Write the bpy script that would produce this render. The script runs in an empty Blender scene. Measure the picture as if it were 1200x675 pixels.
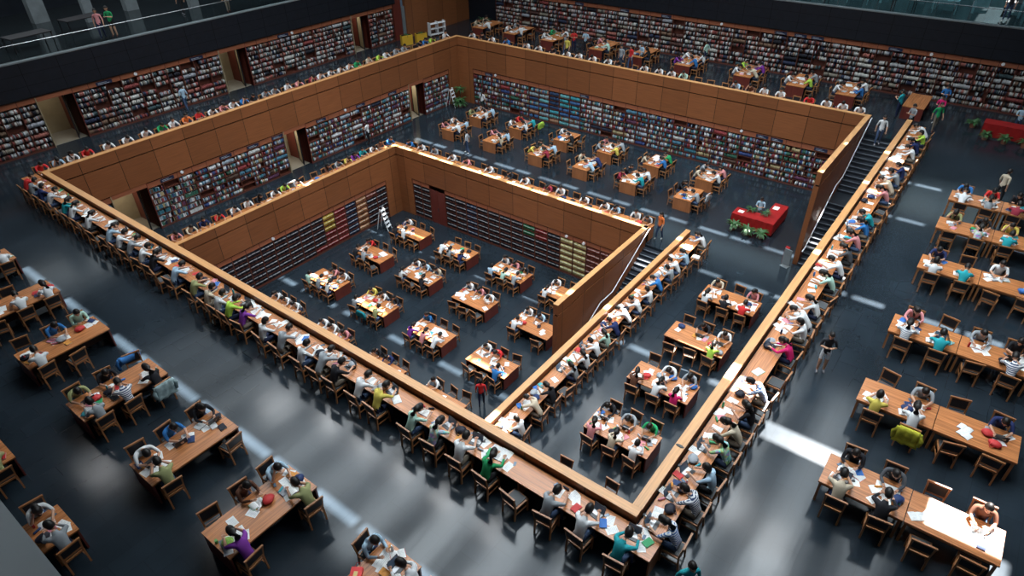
import bpy, bmesh, math, random
import numpy as np
from mathutils import Vector, Matrix, Euler
PI = math.pi
C = bpy.context.scene.collection
sc = bpy.context.scene

# ------------------------------------------------------------------ camera, world, light
CAM = Vector((-9.496, -3.81, 14.436))
cd = bpy.data.cameras.new('camera'); cam = bpy.data.objects.new('camera', cd); C.objects.link(cam)
cam.location = CAM; cam.rotation_mode = 'XYZ'; cam.rotation_euler = (0.95436, 0.01511, -0.92061)
cd.sensor_width = 36; cd.lens = 765.425 / 1200 * 36; cd.clip_start = 0.1; cd.clip_end = 300
sc.camera = cam
sc.view_settings.view_transform = 'Standard'; sc.view_settings.look = 'None'
sc.view_settings.gamma = 1; sc.view_settings.use_curve_mapping = False
sc.view_settings.exposure = 0.0
SKY = 800        # watts of each skylight strip
SUN = 58
AMB = 0.08
SLOPE = 0.67     # the sun comes from +x
ZR = 17.5
w = bpy.data.worlds.new('world'); sc.world = w; w.use_nodes = True
w.node_tree.nodes['Background'].inputs[0].default_value = (0.45, 0.62, 0.85, 1)
w.node_tree.nodes['Background'].inputs[1].default_value = AMB
try:
    sc.cycles.use_denoising = True
    sc.cycles.max_bounces = 5; sc.cycles.diffuse_bounces = 3; sc.cycles.glossy_bounces = 3
    sc.cycles.sample_clamp_indirect = 4
except Exception: pass

def area(name, loc, sx, sy, power, col=(1, .98, .95), rot=(0, 0, 0), spread=PI):
    l = bpy.data.lights.new(name, 'AREA'); l.shape = 'RECTANGLE'; l.size = sx; l.size_y = sy
    l.energy = power; l.color = col; l.spread = spread
    o = bpy.data.objects.new(name, l); o.location = loc; o.rotation_euler = rot; C.objects.link(o); return o
# daylight from the skylight strips of the roof (they run along x)
for k in range(11):
    f = 1.15 if k < 4 else (1.0 if k < 7 else .6 if k < 9 else .4)
    area('skylight', (7.5, 1.6 + 3.68 * k, 17.2), 13.4, 1.9, SKY * .66 * f, (.84, .94, 1.0), (0, 0, 0), math.radians(128))
    area('skylight', (21.5, 1.6 + 3.68 * k, 17.2), 13.4, 1.9, SKY * .52 * f, (.84, .94, 1.0), (0, 0, 0), math.radians(128))
    area('skylight', (32.5, 1.6 + 3.68 * k, 17.2), 7.6, 1.9, SKY * .14 * f, (.84, .94, 1.0), (0, 0, 0), math.radians(128))
area('skylight', (8, -2.2, 17.2), 13, 1.9, SKY * .9, (.84, .94, 1.0), (0, 0, 0), math.radians(120))
area('skylight', (22, -2.2, 17.2), 13, 1.9, SKY * .55, (.84, .94, 1.0), (0, 0, 0), math.radians(120))
area('skylight', (12, -6.0, 17.2), 20, 1.9, SKY * .5, (.84, .94, 1.0), (0, 0, 0), math.radians(120))
for x0, x1, y, z, e in ((2.42, 4.25, 37.74 + 1.3, 2.7, 9), (13.44, 15.36, 37.74 + 1.3, 2.7, 9), (24.67, 26.3, 37.74 + 1.3, 2.7, 12), (2.2, 4.1, 33.4, -1.6, 26), (13.2, 14.87, 33.4, -1.6, 24), (24.53, 26.05, 33.4, -1.6, 24)):
    area('corridor fill light', ((x0 + x1) / 2, y, z - .2), 1.0, 1.2, e, (1, .93, .78))  # unseen light added inside each doorway to brighten its beige interior
area('gallery fill light', (9, 44, 9.5), 22, 8, 650, (.85, .95, 1.0))  # added out-of-view light that lifts the dark left gallery
area('gallery fill light', (-10.3, 1, 15.8), 1, 3, 60, (.85, .93, 1.0))  # small light added above the camera's parapet to brighten its top
area('gallery fill light', (42, 6, 8.5), 5, 26, 420, (.70, .92, 1.0))  # cool fill light over the right gallery
# fluorescent roof lamps that mirror in the near floor
for y in (23.6, 20.3, 17.0, 13.7, 10.3):
    area('roof lamp', (6.3, y, 16.6), .14, 1.5, 60, (1, 1, 1))
area('skylight', (5.5, 27.9, 16.9), 2.2, 1.6, 150, (.95, .98, 1))
for x in (-5.0, -4.3, -3.8): area('roof lamp', (x, 31.4, 16.6), .10, 2.6, 24, (1, 1, 1))
for x, y in ((14.8, -2.0), (15.8, .4), (-1.5, 21.6), (24.5, 14.0)): area('skylight', (x, y, 16.9), 2.4, 1.5, 130, (.95, .98, 1))
sl = bpy.data.lights.new('sun', 'SUN'); sl.energy = SUN; sl.angle = math.radians(.5); sl.color = (1, .97, .92)
so = bpy.data.objects.new('sun', sl); C.objects.link(so)
so.rotation_euler = Vector((SLOPE, 0, 1)).to_track_quat('Z', 'Y').to_euler()

# ------------------------------------------------------------------ materials
def mat(name, col, rough=.6, spec=.5, noise=0, nscale=8, metal=0, grain=None, rvar=0, stretch=None, emis=0, bump=0):
    m = bpy.data.materials.new(name); m.use_nodes = True; nt = m.node_tree; N = nt.nodes; L = nt.links
    b = N['Principled BSDF']; b.inputs['Roughness'].default_value = rough; b.inputs['Metallic'].default_value = metal
    b.inputs['Specular IOR Level'].default_value = spec
    b.inputs['Base Color'].default_value = (*col, 1)
    if emis:
        b.inputs['Emission Color'].default_value = (*col, 1); b.inputs['Emission Strength'].default_value = emis
    if noise or grain or rvar:
        tc = N.new('ShaderNodeTexCoord'); mp = N.new('ShaderNodeMapping'); L.new(tc.outputs['Object'], mp.inputs[0])
        st = {'x': (.30, 9, 9), 'y': (9, .30, 9), 'z': (7, 7, .35), None: (1, 1, 1)}[grain]
        if stretch: st = stretch
        mp.inputs['Scale'].default_value = st
        n = N.new('ShaderNodeTexNoise'); n.inputs['Scale'].default_value = nscale if not grain else 3
        n.inputs['Detail'].default_value = 4; L.new(mp.outputs[0], n.inputs[0])
        r = N.new('ShaderNodeValToRGB'); L.new(n.outputs[0], r.inputs[0])
        a = noise if noise else .22
        r.color_ramp.elements[0].position = .3; r.color_ramp.elements[1].position = .7
        r.color_ramp.elements[0].color = (*[c * (1 - a) for c in col], 1)
        r.color_ramp.elements[1].color = (*[min(1, c * (1 + a)) for c in col], 1)
        L.new(r.outputs[0], b.inputs['Base Color'])
        if rvar:
            mr = N.new('ShaderNodeMapRange'); L.new(n.outputs[0], mr.inputs[0])
            mr.inputs[3].default_value = rough - rvar; mr.inputs[4].default_value = rough + rvar
            L.new(mr.outputs[0], b.inputs['Roughness'])
    return m

def floor_mat():
    m = mat('slate_floor', (.0155, .0225, .0300), .15, .40, .3, .35, rvar=.06)
    nt = m.node_tree; N = nt.nodes; L = nt.links; b = N['Principled BSDF']
    tc = N.new('ShaderNodeTexCoord')
    br = N.new('ShaderNodeTexBrick'); br.inputs['Scale'].default_value = 1; br.inputs['Mortar Size'].default_value = .006
    br.inputs['Brick Width'].default_value = 1.2; br.inputs['Row Height'].default_value = .6
    br.inputs['Color1'].default_value = (.97, .97, .97, 1); br.inputs['Color2'].default_value = (1.1, 1.1, 1.1, 1); br.inputs['Mortar'].default_value = (.8, .8, .8, 1)
    L.new(tc.outputs['Object'], br.inputs['Vector'])
    mx = N.new('ShaderNodeMix'); mx.data_type = 'RGBA'; mx.blend_type = 'MULTIPLY'; mx.inputs[0].default_value = 1
    src = b.inputs['Base Color'].links[0].from_socket
    L.new(src, mx.inputs[6]); L.new(br.outputs[0], mx.inputs[7]); L.new(mx.outputs[2], b.inputs['Base Color'])
    n = N.new('ShaderNodeTexNoise'); n.inputs['Scale'].default_value = .9; n.inputs['Detail'].default_value = 3
    mp = N.new('ShaderNodeMapping'); mp.inputs['Scale'].default_value = (.5, 2.5, 1); L.new(tc.outputs['Object'], mp.inputs[0]); L.new(mp.outputs[0], n.inputs[0])
    bp = N.new('ShaderNodeBump'); bp.inputs['Strength'].default_value = .05; bp.inputs['Distance'].default_value = .05
    L.new(n.outputs[0], bp.inputs['Height']); L.new(bp.outputs[0], b.inputs['Normal'])
    return m

def objcol(name, rough=.8, stripes=0, flor=0, check=0, dots=0):
    m = bpy.data.materials.new(name); m.use_nodes = True; N = m.node_tree.nodes; L = m.node_tree.links
    b = N['Principled BSDF']; b.inputs['Roughness'].default_value = rough; b.inputs['Specular IOR Level'].default_value = .2
    oi = N.new('ShaderNodeObjectInfo'); out = oi.outputs['Color']
    # object alpha picks a pattern: 1 plain, .5 striped, .2 flowered
    tc = N.new('ShaderNodeTexCoord')
    wv = N.new('ShaderNodeTexWave'); wv.bands_direction = 'Z'; wv.inputs['Scale'].default_value = 7; L.new(tc.outputs['Object'], wv.inputs[0])
    r1 = N.new('ShaderNodeValToRGB'); r1.color_ramp.interpolation = 'CONSTANT'; r1.color_ramp.elements[1].position = .5
    L.new(wv.outputs['Color'], r1.inputs[0])
    vo = N.new('ShaderNodeTexVoronoi'); vo.inputs['Scale'].default_value = 14; L.new(tc.outputs['Object'], vo.inputs[0])
    mA = N.new('ShaderNodeMix'); mA.data_type = 'RGBA'; L.new(r1.outputs[0], mA.inputs[0]); L.new(out, mA.inputs[6]); mA.inputs[7].default_value = (.7, .7, .7, 1)
    mB = N.new('ShaderNodeMix'); mB.data_type = 'RGBA'; mB.inputs[0].default_value = .45; L.new(out, mB.inputs[6]); L.new(vo.outputs['Color'], mB.inputs[7])
    lt = N.new('ShaderNodeMath'); lt.operation = 'LESS_THAN'; lt.inputs[1].default_value = .9; L.new(oi.outputs['Alpha'], lt.inputs[0])
    l2 = N.new('ShaderNodeMath'); l2.operation = 'LESS_THAN'; l2.inputs[1].default_value = .35; L.new(oi.outputs['Alpha'], l2.inputs[0])
    m1 = N.new('ShaderNodeMix'); m1.data_type = 'RGBA'; L.new(lt.outputs[0], m1.inputs[0]); L.new(out, m1.inputs[6]); L.new(mA.outputs[2], m1.inputs[7])
    m2 = N.new('ShaderNodeMix'); m2.data_type = 'RGBA'; L.new(l2.outputs[0], m2.inputs[0]); L.new(m1.outputs[2], m2.inputs[6]); L.new(mB.outputs[2], m2.inputs[7])
    L.new(m2.outputs[2], b.inputs['Base Color'])
    return m

def randcol(name, cols, rough=.8):
    m = bpy.data.materials.new(name); m.use_nodes = True; N = m.node_tree.nodes; L = m.node_tree.links
    b = N['Principled BSDF']; b.inputs['Roughness'].default_value = rough; b.inputs['Specular IOR Level'].default_value = .2
    oi = N.new('ShaderNodeObjectInfo'); r = N.new('ShaderNodeValToRGB'); r.color_ramp.interpolation = 'CONSTANT'
    while len(r.color_ramp.elements) < len(cols): r.color_ramp.elements.new(.5)
    for i, c in enumerate(cols):
        r.color_ramp.elements[i].position = i / len(cols); r.color_ramp.elements[i].color = (*c, 1)
    L.new(oi.outputs['Random'], r.inputs[0]); L.new(r.outputs[0], b.inputs['Base Color']); return m

def attrcol(name, rough=.7):
    m = bpy.data.materials.new(name); m.use_nodes = True; N = m.node_tree.nodes; L = m.node_tree.links
    b = N['Principled BSDF']; b.inputs['Roughness'].default_value = rough; b.inputs['Specular IOR Level'].default_value = .25
    a = N.new('ShaderNodeAttribute'); a.attribute_name = 'col'; L.new(a.outputs['Color'], b.inputs['Base Color']); return m

def panel_mat(name, col, axis, off):
    """wood panelling: grain along the wall, upright joints every 1.86 m"""
    m = mat(name, col, .42, .4, .16, grain=axis)
    N = m.node_tree.nodes; L = m.node_tree.links; b = N['Principled BSDF']
    tc = N.new('ShaderNodeTexCoord'); sp = N.new('ShaderNodeSeparateXYZ'); L.new(tc.outputs['Object'], sp.inputs[0])
    a = N.new('ShaderNodeMath'); a.operation = 'SUBTRACT'; a.inputs[1].default_value = off - 100 * 1.86; L.new(sp.outputs[0 if axis == 'x' else 1], a.inputs[0])
    d = N.new('ShaderNodeMath'); d.operation = 'DIVIDE'; d.inputs[1].default_value = 1.86; L.new(a.outputs[0], d.inputs[0])
    f = N.new('ShaderNodeMath'); f.operation = 'FRACT'; L.new(d.outputs[0], f.inputs[0])
    fl = N.new('ShaderNodeMath'); fl.operation = 'FLOOR'; L.new(d.outputs[0], fl.inputs[0])
    wn = N.new('ShaderNodeTexWhiteNoise'); wn.noise_dimensions = '1D'; L.new(fl.outputs[0], wn.inputs['W'])
    mr = N.new('ShaderNodeMapRange'); L.new(wn.outputs[0], mr.inputs[0]); mr.inputs[3].default_value = .84; mr.inputs[4].default_value = 1.1
    lt = N.new('ShaderNodeMath'); lt.operation = 'GREATER_THAN'; lt.inputs[1].default_value = .015; L.new(f.outputs[0], lt.inputs[0])
    mu = N.new('ShaderNodeMath'); mu.operation = 'MULTIPLY'; L.new(mr.outputs[0], mu.inputs[0]); L.new(lt.outputs[0], mu.inputs[1])
    ad = N.new('ShaderNodeMath'); ad.operation = 'ADD'; ad.inputs[1].default_value = .03; L.new(mu.outputs[0], ad.inputs[0])
    mx = N.new('ShaderNodeMix'); mx.data_type = 'RGBA'; mx.blend_type = 'MULTIPLY'; mx.inputs[0].default_value = 1
    src = b.inputs['Base Color'].links[0].from_socket
    L.new(src, mx.inputs[6]); L.new(ad.outputs[0], mx.inputs[7]); L.new(mx.outputs[2], b.inputs['Base Color'])
    return m

M = {}
M['floor'] = floor_mat()
WOODP = (.225, .080, .030)
M['panel_x'] = panel_mat('panel_wood_x', WOODP, 'x', 1.36)
M['panel_y'] = panel_mat('panel_wood_y', WOODP, 'y', 1.19)
M['cap_x'] = mat('cap_wood_x', (.56, .28, .11), .30, .5, .15, grain='x')
M['cap_y'] = mat('cap_wood_y', (.56, .28, .11), .30, .5, .15, grain='y')
M['desk_x'] = mat('desk_wood_x', (.45, .170, .060), .27, .6, .36, grain='x')
M['desk_y'] = mat('desk_wood_y', (.45, .170, .060), .27, .6, .36, grain='y')
M['redwood'] = mat('red_wood', (.13, .026, .018), .35, .5, .25, grain='z')
M['tanwood'] = mat('tan_wood', (.33, .12, .045), .4, .5, .25, grain='z')
M['darkwood'] = mat('dark_wood', (.055, .022, .014), .5, .4, .3, grain='z')
M['chairwood'] = mat('chair_wood', (.30, .12, .042), .4, .5)
M['black'] = mat('black_leather', (.012, .010, .012), .45, .4)
M['seat'] = mat('grey_seat', (.05, .055, .06), .6, .4)
M['gap'] = mat('shadow_gap', (.01, .007, .006), .8, .1)
M['slate'] = mat('slate_panel', (.006, .009, .015), .5, .35, .2, 3)
M['concrete'] = mat('concrete', (.16, .18, .19), .6, .3, .15, 2)
M['beige'] = mat('beige_plaster', (.30, .24, .15), .8, .2, .06, 3)
M['palefloor'] = mat('pale_floor', (.22, .19, .15), .5, .4, .1, 2)
M['shelf'] = mat('shelf_wood', (.11, .032, .02), .5, .4, .2, grain='x')
M['header'] = mat('header_wood', (.30, .10, .05), .45, .4, .2, grain='x')
M['steel'] = mat('steel', (.7, .7, .72), .25, .5, metal=1)
M['whitepaint'] = mat('white_paint', (.75, .76, .78), .4, .4)
M['stair'] = mat('stair_stone', (.018, .022, .030), .3, .5, .2, 3)
M['nosing'] = mat('stair_nosing', (.16, .19, .22), .35, .5)
M['books'] = attrcol('book_covers')
M['attr'] = attrcol('painted_cloth')
M['skin'] = mat('skin', (.52, .28, .18), .55, .4)
M['hair'] = mat('hair', (.010, .007, .006), .5, .4)
M['shirt'] = objcol('shirt')
M['trousers'] = randcol('trousers', [(.015, .02, .05), (.02, .02, .022), (.03, .05, .10), (.16, .13, .10), (.012, .012, .014), (.05, .08, .15)])
M['shoes'] = randcol('shoes', [(.02, .02, .02), (.4, .4, .4), (.1, .03, .02), (.3, .28, .3)])
M['lips'] = mat('lips', (.35, .10, .08), .5)
M['paper'] = mat('paper', (.82, .82, .80), .8, .2, .05, 30)
M['ink'] = mat('print_grey', (.45, .47, .52), .8, .2)
M['cover'] = objcol('cover', .5)
M['laptop'] = mat('laptop_dark', (.03, .032, .036), .35, .5)
M['silver'] = mat('laptop_silver', (.45, .46, .48), .3, .5, metal=.6)
M['screen'] = mat('laptop_screen', (.10, .16, .24), .15, .6)
M['redcloth'] = mat('red_cloth', (.27, .006, .006), .7, .3, .2, 3)
M['leaf'] = mat('leaf', (.035, .10, .03), .5, .4, .4, 9)
M['yellowpot'] = mat('yellow_planter', (.62, .36, .03), .5, .4)
M['terracotta'] = mat('pot', (.25, .09, .05), .6)
M['glass'] = bpy.data.materials.new('glass'); M['glass'].use_nodes = True
_b = M['glass'].node_tree.nodes['Principled BSDF']; _b.inputs['Base Color'].default_value = (.93, .98, .98, 1)
_b.inputs['Transmission Weight'].default_value = 1; _b.inputs['Roughness'].default_value = .02; _b.inputs['IOR'].default_value = 1.05
M['galleryfloor'] = mat('gallery_floor', (.010, .014, .016), .12, .6, .2, 1)
M['teal'] = mat('teal_glass_panel', (.10, .22, .25), .2, .6, .3, 2)
M['sign'] = mat('shelf_sign', (.012, .02, .05), .4)
M['roof'] = mat('roof_underside', (.10, .10, .10), .8, .2)

# ------------------------------------------------------------------ mesh helpers
class MB:
    def __init__(s): s.v = []; s.f = []; s.m = []
    def box(s, a, b, mi=0, rot=None, piv=None):
        x0, y0, z0 = a; x1, y1, z1 = b
        P = [(x0, y0, z0), (x1, y0, z0), (x1, y1, z0), (x0, y1, z0), (x0, y0, z1), (x1, y0, z1), (x1, y1, z1), (x0, y1, z1)]
        if rot is not None:
            R = Euler(rot).to_matrix(); pv = Vector(piv or ((x0 + x1) / 2, (y0 + y1) / 2, (z0 + z1) / 2))
            P = [tuple(R @ (Vector(p) - pv) + pv) for p in P]
        n = len(s.v); s.v += P
        for q in ((0, 3, 2, 1), (4, 5, 6, 7), (0, 1, 5, 4), (1, 2, 6, 5), (2, 3, 7, 6), (3, 0, 4, 7)):
            s.f.append([n + i for i in q]); s.m.append(mi)
        return s
    def bar(s, p, q, wx, wy=None, mi=0):
        """square bar from p to q"""
        wy = wy or wx; p = Vector(p); q = Vector(q); d = (q - p); L = d.length; d.normalize()
        up = Vector((0, 0, 1)) if abs(d.z) < .9 else Vector((0, 1, 0))
        a = d.cross(up).normalized(); b = a.cross(d).normalized(); n = len(s.v)
        for c in (p, q):
            for i, j in ((-1, -1), (1, -1), (1, 1), (-1, 1)): s.v.append(tuple(c + a * i * wx / 2 + b * j * wy / 2))
        for f in ((0, 1, 2, 3), (7, 6, 5, 4), (0, 4, 5, 1), (1, 5, 6, 2), (2, 6, 7, 3), (3, 7, 4, 0)):
            s.f.append([n + i for i in f]); s.m.append(mi)
        return s
    def tube(s, pts, r, seg=8, mi=0, cap=True):
        pts = [Vector(p) for p in pts]; n0 = len(s.v); k = len(pts)
        rr = r if isinstance(r, (list, tuple)) else [r] * k
        for i, p in enumerate(pts):
            d = (pts[min(i + 1, k - 1)] - pts[max(i - 1, 0)]).normalized()
            up = Vector((0, 0, 1)) if abs(d.z) < .9 else Vector((0, 1, 0))
            a = d.cross(up).normalized(); b = a.cross(d).normalized()
            for j in range(seg):
                t = 2 * PI * j / seg; s.v.append(tuple(p + (a * math.cos(t) + b * math.sin(t)) * rr[i]))
        for i in range(k - 1):
            for j in range(seg):
                a0 = n0 + i * seg + j; a1 = n0 + i * seg + (j + 1) % seg
                s.f.append([a0, a1, a1 + seg, a0 + seg]); s.m.append(mi)
        if cap:
            s.f.append([n0 + j for j in range(seg)][::-1]); s.m.append(mi)
            s.f.append([n0 + (k - 1) * seg + j for j in range(seg)]); s.m.append(mi)
        return s
    def ell(s, c, r, nu=10, nv=7, mi=0, fn=None):
        n0 = len(s.v); c = Vector(c)
        for i in range(nv + 1):
            ph = PI * i / nv
            for j in range(nu):
                t = 2 * PI * j / nu
                p = Vector((math.sin(ph) * math.cos(t) * r[0], math.sin(ph) * math.sin(t) * r[1], math.cos(ph) * r[2]))
                if fn: p = fn(p)
                s.v.append(tuple(c + p))
        for i in range(nv):
            for j in range(nu):
                a = n0 + i * nu + j; b = n0 + i * nu + (j + 1) % nu
                s.f.append([a, a + nu, b + nu, b]); s.m.append(mi)
        return s
    def quad(s, P, mi=0):
        n = len(s.v); s.v += [tuple(p) for p in P]; s.f.append(list(range(n, n + len(P)))); s.m.append(mi); return s
    def mesh(s, name, mats, smooth=False):
        me = bpy.data.meshes.new(name); me.from_pydata(s.v, [], s.f)
        for m in mats: me.materials.append(m)
        me.polygons.foreach_set('material_index', s.m)
        if smooth: me.polygons.foreach_set('use_smooth', [True] * len(s.f))
        me.update(); return me

def link(name, me, parent=None, loc=None, rz=0):
    o = bpy.data.objects.new(name, me); C.objects.link(o)
    if parent: o.parent = parent
    if loc is not None: o.location = loc
    o.rotation_euler = (0, 0, rz); return o
def mk(name, mb, mats, parent=None, smooth=False, loc=None, rz=0):
    if not isinstance(mats, (list, tuple)): mats = [mats]
    return link(name, mb.mesh(name, mats, smooth), parent, loc, rz)
def tag(o, label, cat, group=None, kind=None):
    if label: o['label'] = label
    if cat: o['category'] = cat
    if group: o['group'] = group
    if kind: o['kind'] = kind
    return o
def st(o): o['kind'] = 'structure'; return o
def empty(name, loc=(0, 0, 0), rz=0):
    o = bpy.data.objects.new(name, None); o.empty_display_size = .1; C.objects.link(o); o.location = loc; o.rotation_euler = (0, 0, rz); return o
def dup(proto, loc, rz, parts=True):
    r = proto.copy(); C.objects.link(r); r.location = loc; r.rotation_euler = (0, 0, rz)
    if parts:
        for ch in proto.children:
            c = ch.copy(); C.objects.link(c); c.parent = r
            for g in ch.children:
                d = g.copy(); C.objects.link(d); d.parent = c
    return r
ORD = 'zeroth first second third fourth fifth sixth seventh eighth ninth tenth eleventh twelfth thirteenth fourteenth fifteenth sixteenth seventeenth eighteenth nineteenth'.split()
def ordn(i):
    if i < 20: return ORD[i]
    t = {2: 'twent', 3: 'thirt', 4: 'fort', 5: 'fift'}[i // 10]
    return t + 'ieth' if i % 10 == 0 else t + 'y-' + ORD[i % 10]

A, B, D, D3, A2, B2, H = 30.19, 32.08, 4.156, 8.10, 18.72, 27.95, .987
Z2, Z3 = -D, -D3
X0, Y0, X1, Y1 = -14, -14, 46, 46
WL, WR = 37.74, 38.01

# ------------------------------------------------------------------ the setting
m = MB()
for a, b in (((X0, Y0), (X1, -.24)), ((X0, B + .24), (X1, Y1)), ((X0, -.24), (-.24, B + .24)), ((A + .24, -.24), (X1, B + .24))):
    m.box((*a, -.35), (*b, 0))
m.box((A - .02, 0, -.35), (A + .24, 1.74, 0))
st(mk('floor', m, M['floor']))
m = MB()
m.box((0, 0, Z2 - .3), (A + .6, 7.0, Z2)); m.box((A2 + .24, 7.0, Z2 - .3), (A + .6, B + .6, Z2)); m.box((0, B2 + .24, Z2 - .3), (A2 + .24, B + .6, Z2))
m.box((A2, 7.23, Z2 - .3), (A2 + .24, 8.96, Z2))
st(mk('floor', m, M['floor']))
m = MB(); m.box((0, 7.0, Z3 - .3), (A2 + .6, B2 + .6, Z3)); st(mk('floor', m, M['floor']))

def parapet(name, axis, c0, s, lo, hi, ztop, zbot, inner_sign, zmid=.73, ends=(0, 0)):
    """wood clad wall along an axis. c0 = inner face coordinate; thickness .24 on the other side (s)."""
    def bx(mb, d0, d1, z0, z1, mi=0, a=lo, b=hi):
        p, q = sorted((c0 + s * d0, c0 + s * d1))
        if axis == 'x': mb.box((a, p, z0), (b, q, z1), mi)
        else: mb.box((p, a, z0), (q, b, z1), mi)
    m = MB()
    bx(m, 0, .24, ztop - zmid + .065, ztop - .03)
    bx(m, .09, .20, ztop - zmid - .005, ztop - zmid + .07, 1)
    bx(m, 0, .24, zbot, ztop - zmid)
    bx(m, .03, .24, zbot - .05, zbot, 1)
    st(mk(name, m, [M['panel_' + axis], M['gap']]))
    m = MB(); bx(m, -.012, .252, ztop - .03, ztop, 0, lo - ends[0], hi + ends[1])
    st(mk('trim_1', m, M['cap_' + axis]))
OP = 2.281
parapet('wall_left', 'x', B, 1, -.24, A + .24, H, H - OP, -1)          # far left side of the upper atrium
parapet('wall_back', 'y', A, 1, 1.98, B, H, H - OP, -1)
parapet('wall_front', 'y', 0, -1, -.24, B, H, Z3, 1)
parapet('wall_right', 'x', 0, -1, 0, 30.92, H, Z2, 1)
parapet('wall_stair', 'x', 1.98, -1, 21.43, A + .3, H, Z2, 1, ends=(.01, 0))
ZT2 = H - D
OP2 = 2.08
parapet('wall_lower_left', 'x', B2, 1, 0, A2 + .24, ZT2, ZT2 - OP2, -1, .64)
parapet('wall_lower_back', 'y', A2, 1, 8.96, B2, ZT2, ZT2 - OP2, -1, .64)
parapet('wall_lower_right', 'x', 7.23, -1, 0, 19.85, ZT2, Z3, 1, .64)
parapet('wall_lower_stair', 'x', 9.2, -1, 10.25, A2 + .25, ZT2, Z3, 1, .64, ends=(.01, 0))
# full-height wood piers at the corners of the openings
def pier(x0, y0, x1, y1, z0, z1, mt='panel_x'):
    st(mk('wall_pier', MB().box((x0, y0, z0), (x1, y1, z1)), M[mt]))
pier(28.99, B, A + .3, B + .45, Z2, H - OP)
pier(A, 30.62, A + .45, B, Z2, H - OP, 'panel_y')
pier(17.5, B2, A2 + .3, B2 + .45, Z3, ZT2 - OP2)
pier(A2, 26.68, A2 + .45, B2, Z3, ZT2 - OP2, 'panel_y')
pier(A, 1.98, A + .45, 3.05, Z2, H - OP, 'panel_y')
# walls behind the shelving
m = MB()
for a_, b_ in ((-.2, 2.2), (4.1, 13.2), (14.87, 24.53), (26.05, A + .7)): m.box((a_, B + .5, Z2), (b_, B + .6, -.3))
m.box((A + .5, 1.9, Z2), (A + .6, B + .6, -.3))
st(mk('wall_behind_shelves', m, M['darkwood']))
st(mk('wall_behind_shelves', MB().box((0, B2 + .5, Z3), (A2 + .7, B2 + .6, Z2 - .3)).box((A2 + .5, 7.1, Z3), (A2 + .6, B2 + .6, Z2 - .3)), M['darkwood']))
# back wood wall, recesses, slate fascia, gallery
st(mk('wall_wood_back', MB().box((30.4, WL, 0), (39, WL + .3, 9)), M['panel_x']))
st(mk('wall_red_recess', MB().box((29.06, WL + .02, 0), (29.9, WL + .4, 4.72)), M['redwood']))
st(mk('door_1', MB().box((30.02, WL + .1, 0), (30.38, WL + .16, 2.5)), M['concrete']))
st(mk('wall_dark_corner', MB().box((WR + .3, 34.4, 0), (WR + .5, WL, 4.72)), M['slate']))
m = MB().box((X0, WL, 2.93), (29.3, WL + .3, 4.69)).box((WR, Y0, 2.93), (WR + .3, 34.5, 4.69)).box((WR, 34.5, 2.93), (WR + .3, WL, 4.69))
# panel joints
for k in range(24):
    x = 1.4 + 1.86 * k - 14
    if x < 29: m.box((x, WL - .004, 2.95), (x + .02, WL + .01, 4.67), 1)
    y = 1.3 + 1.86 * k - 13
    if y < 34: m.box((WR - .004, y, 2.95), (WR + .01, y + .02, 4.67), 1)
for z in (3.5, 4.1):
    m.box((X0, WL - .003, z), (29.3, WL + .01, z + .012), 1).box((WR - .003, Y0, z), (WR + .01, 34.5, z + .012), 1)
st(mk('wall_slate_fascia', m, [M['slate'], M['gap']]))
st(mk('trim_2', MB().box((X0, WL - .03, 2.88), (29.3, WL + .3, 2.93)).box((WR - .03, Y0, 2.88), (WR + .3, 36, 2.93)), M['gap']))
st(mk('trim_3', MB().box((X0, WL - .03, 4.69), (29.3, WL + .3, 4.76)).box((WR - .03, Y0, 4.69), (WR + .3, 36, 4.76)), M['concrete']))
st(mk('floor', MB().box((X0, WL + .3, 4.4), (29.3, 52, 4.73)).box((WR + .3, Y0, 4.4), (52, 36, 4.73)), M['galleryfloor']))
m = MB(); st(mk('wall_gallery', m.box((X0, 50, 4.73), (29.3, 50.3, 12)).box((-9, 44, 4.73), (3.2, 44.3, 12)), M['slate']))
for i, (x, y, wd) in enumerate(((1.5, 41.5, 1.0), (8.6, 43.5, .55), (11.6, 44.5, .8), (14.6, 41.8, .6), (6.5, 46, .9))):
    st(mk('pillar_wall', MB().box((x, y, 4.73), (x + wd, y + wd * .7, 12)), M['concrete']))
# glass balustrades
for ax in ('x', 'y'):
    for k in range(23):
        a0 = X0 + k * 1.86; a1 = a0 + 1.83
        if ax == 'x' and a1 < 29.5: g = MB().box((a0, WL + .12, 4.76), (a1, WL + .135, 5.52))
        elif ax == 'y' and a1 < 36: g = MB().box((WR + .12, a0, 4.76), (WR + .135, a1, 5.52))
        else: continue
        st(mk('window_%d' % (k + 1), g, M['glass']))
st(mk('trim_4', MB().tube([(X0, WL + .127, 5.56), (29.3, WL + .127, 5.56)], .022).tube([(WR + .127, Y0, 5.56), (WR + .127, 36, 5.56)], .022), M['steel'], smooth=True))
# near balcony parapet under the camera
st(mk('wall_balcony', MB().box((-9.95, -14, 11.6), (-9.46, 44, 12.8)), mat('pale_parapet', (.42, .47, .49), .7)))
# entrance posts / dark pillars on the right gallery
for y in (-2.9, -.55, 1.6, 4.6):
    st(mk('pillar_wall', MB().box((40.6, y, 4.73), (40.8, y + .12, 9)), M['teal']))

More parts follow.
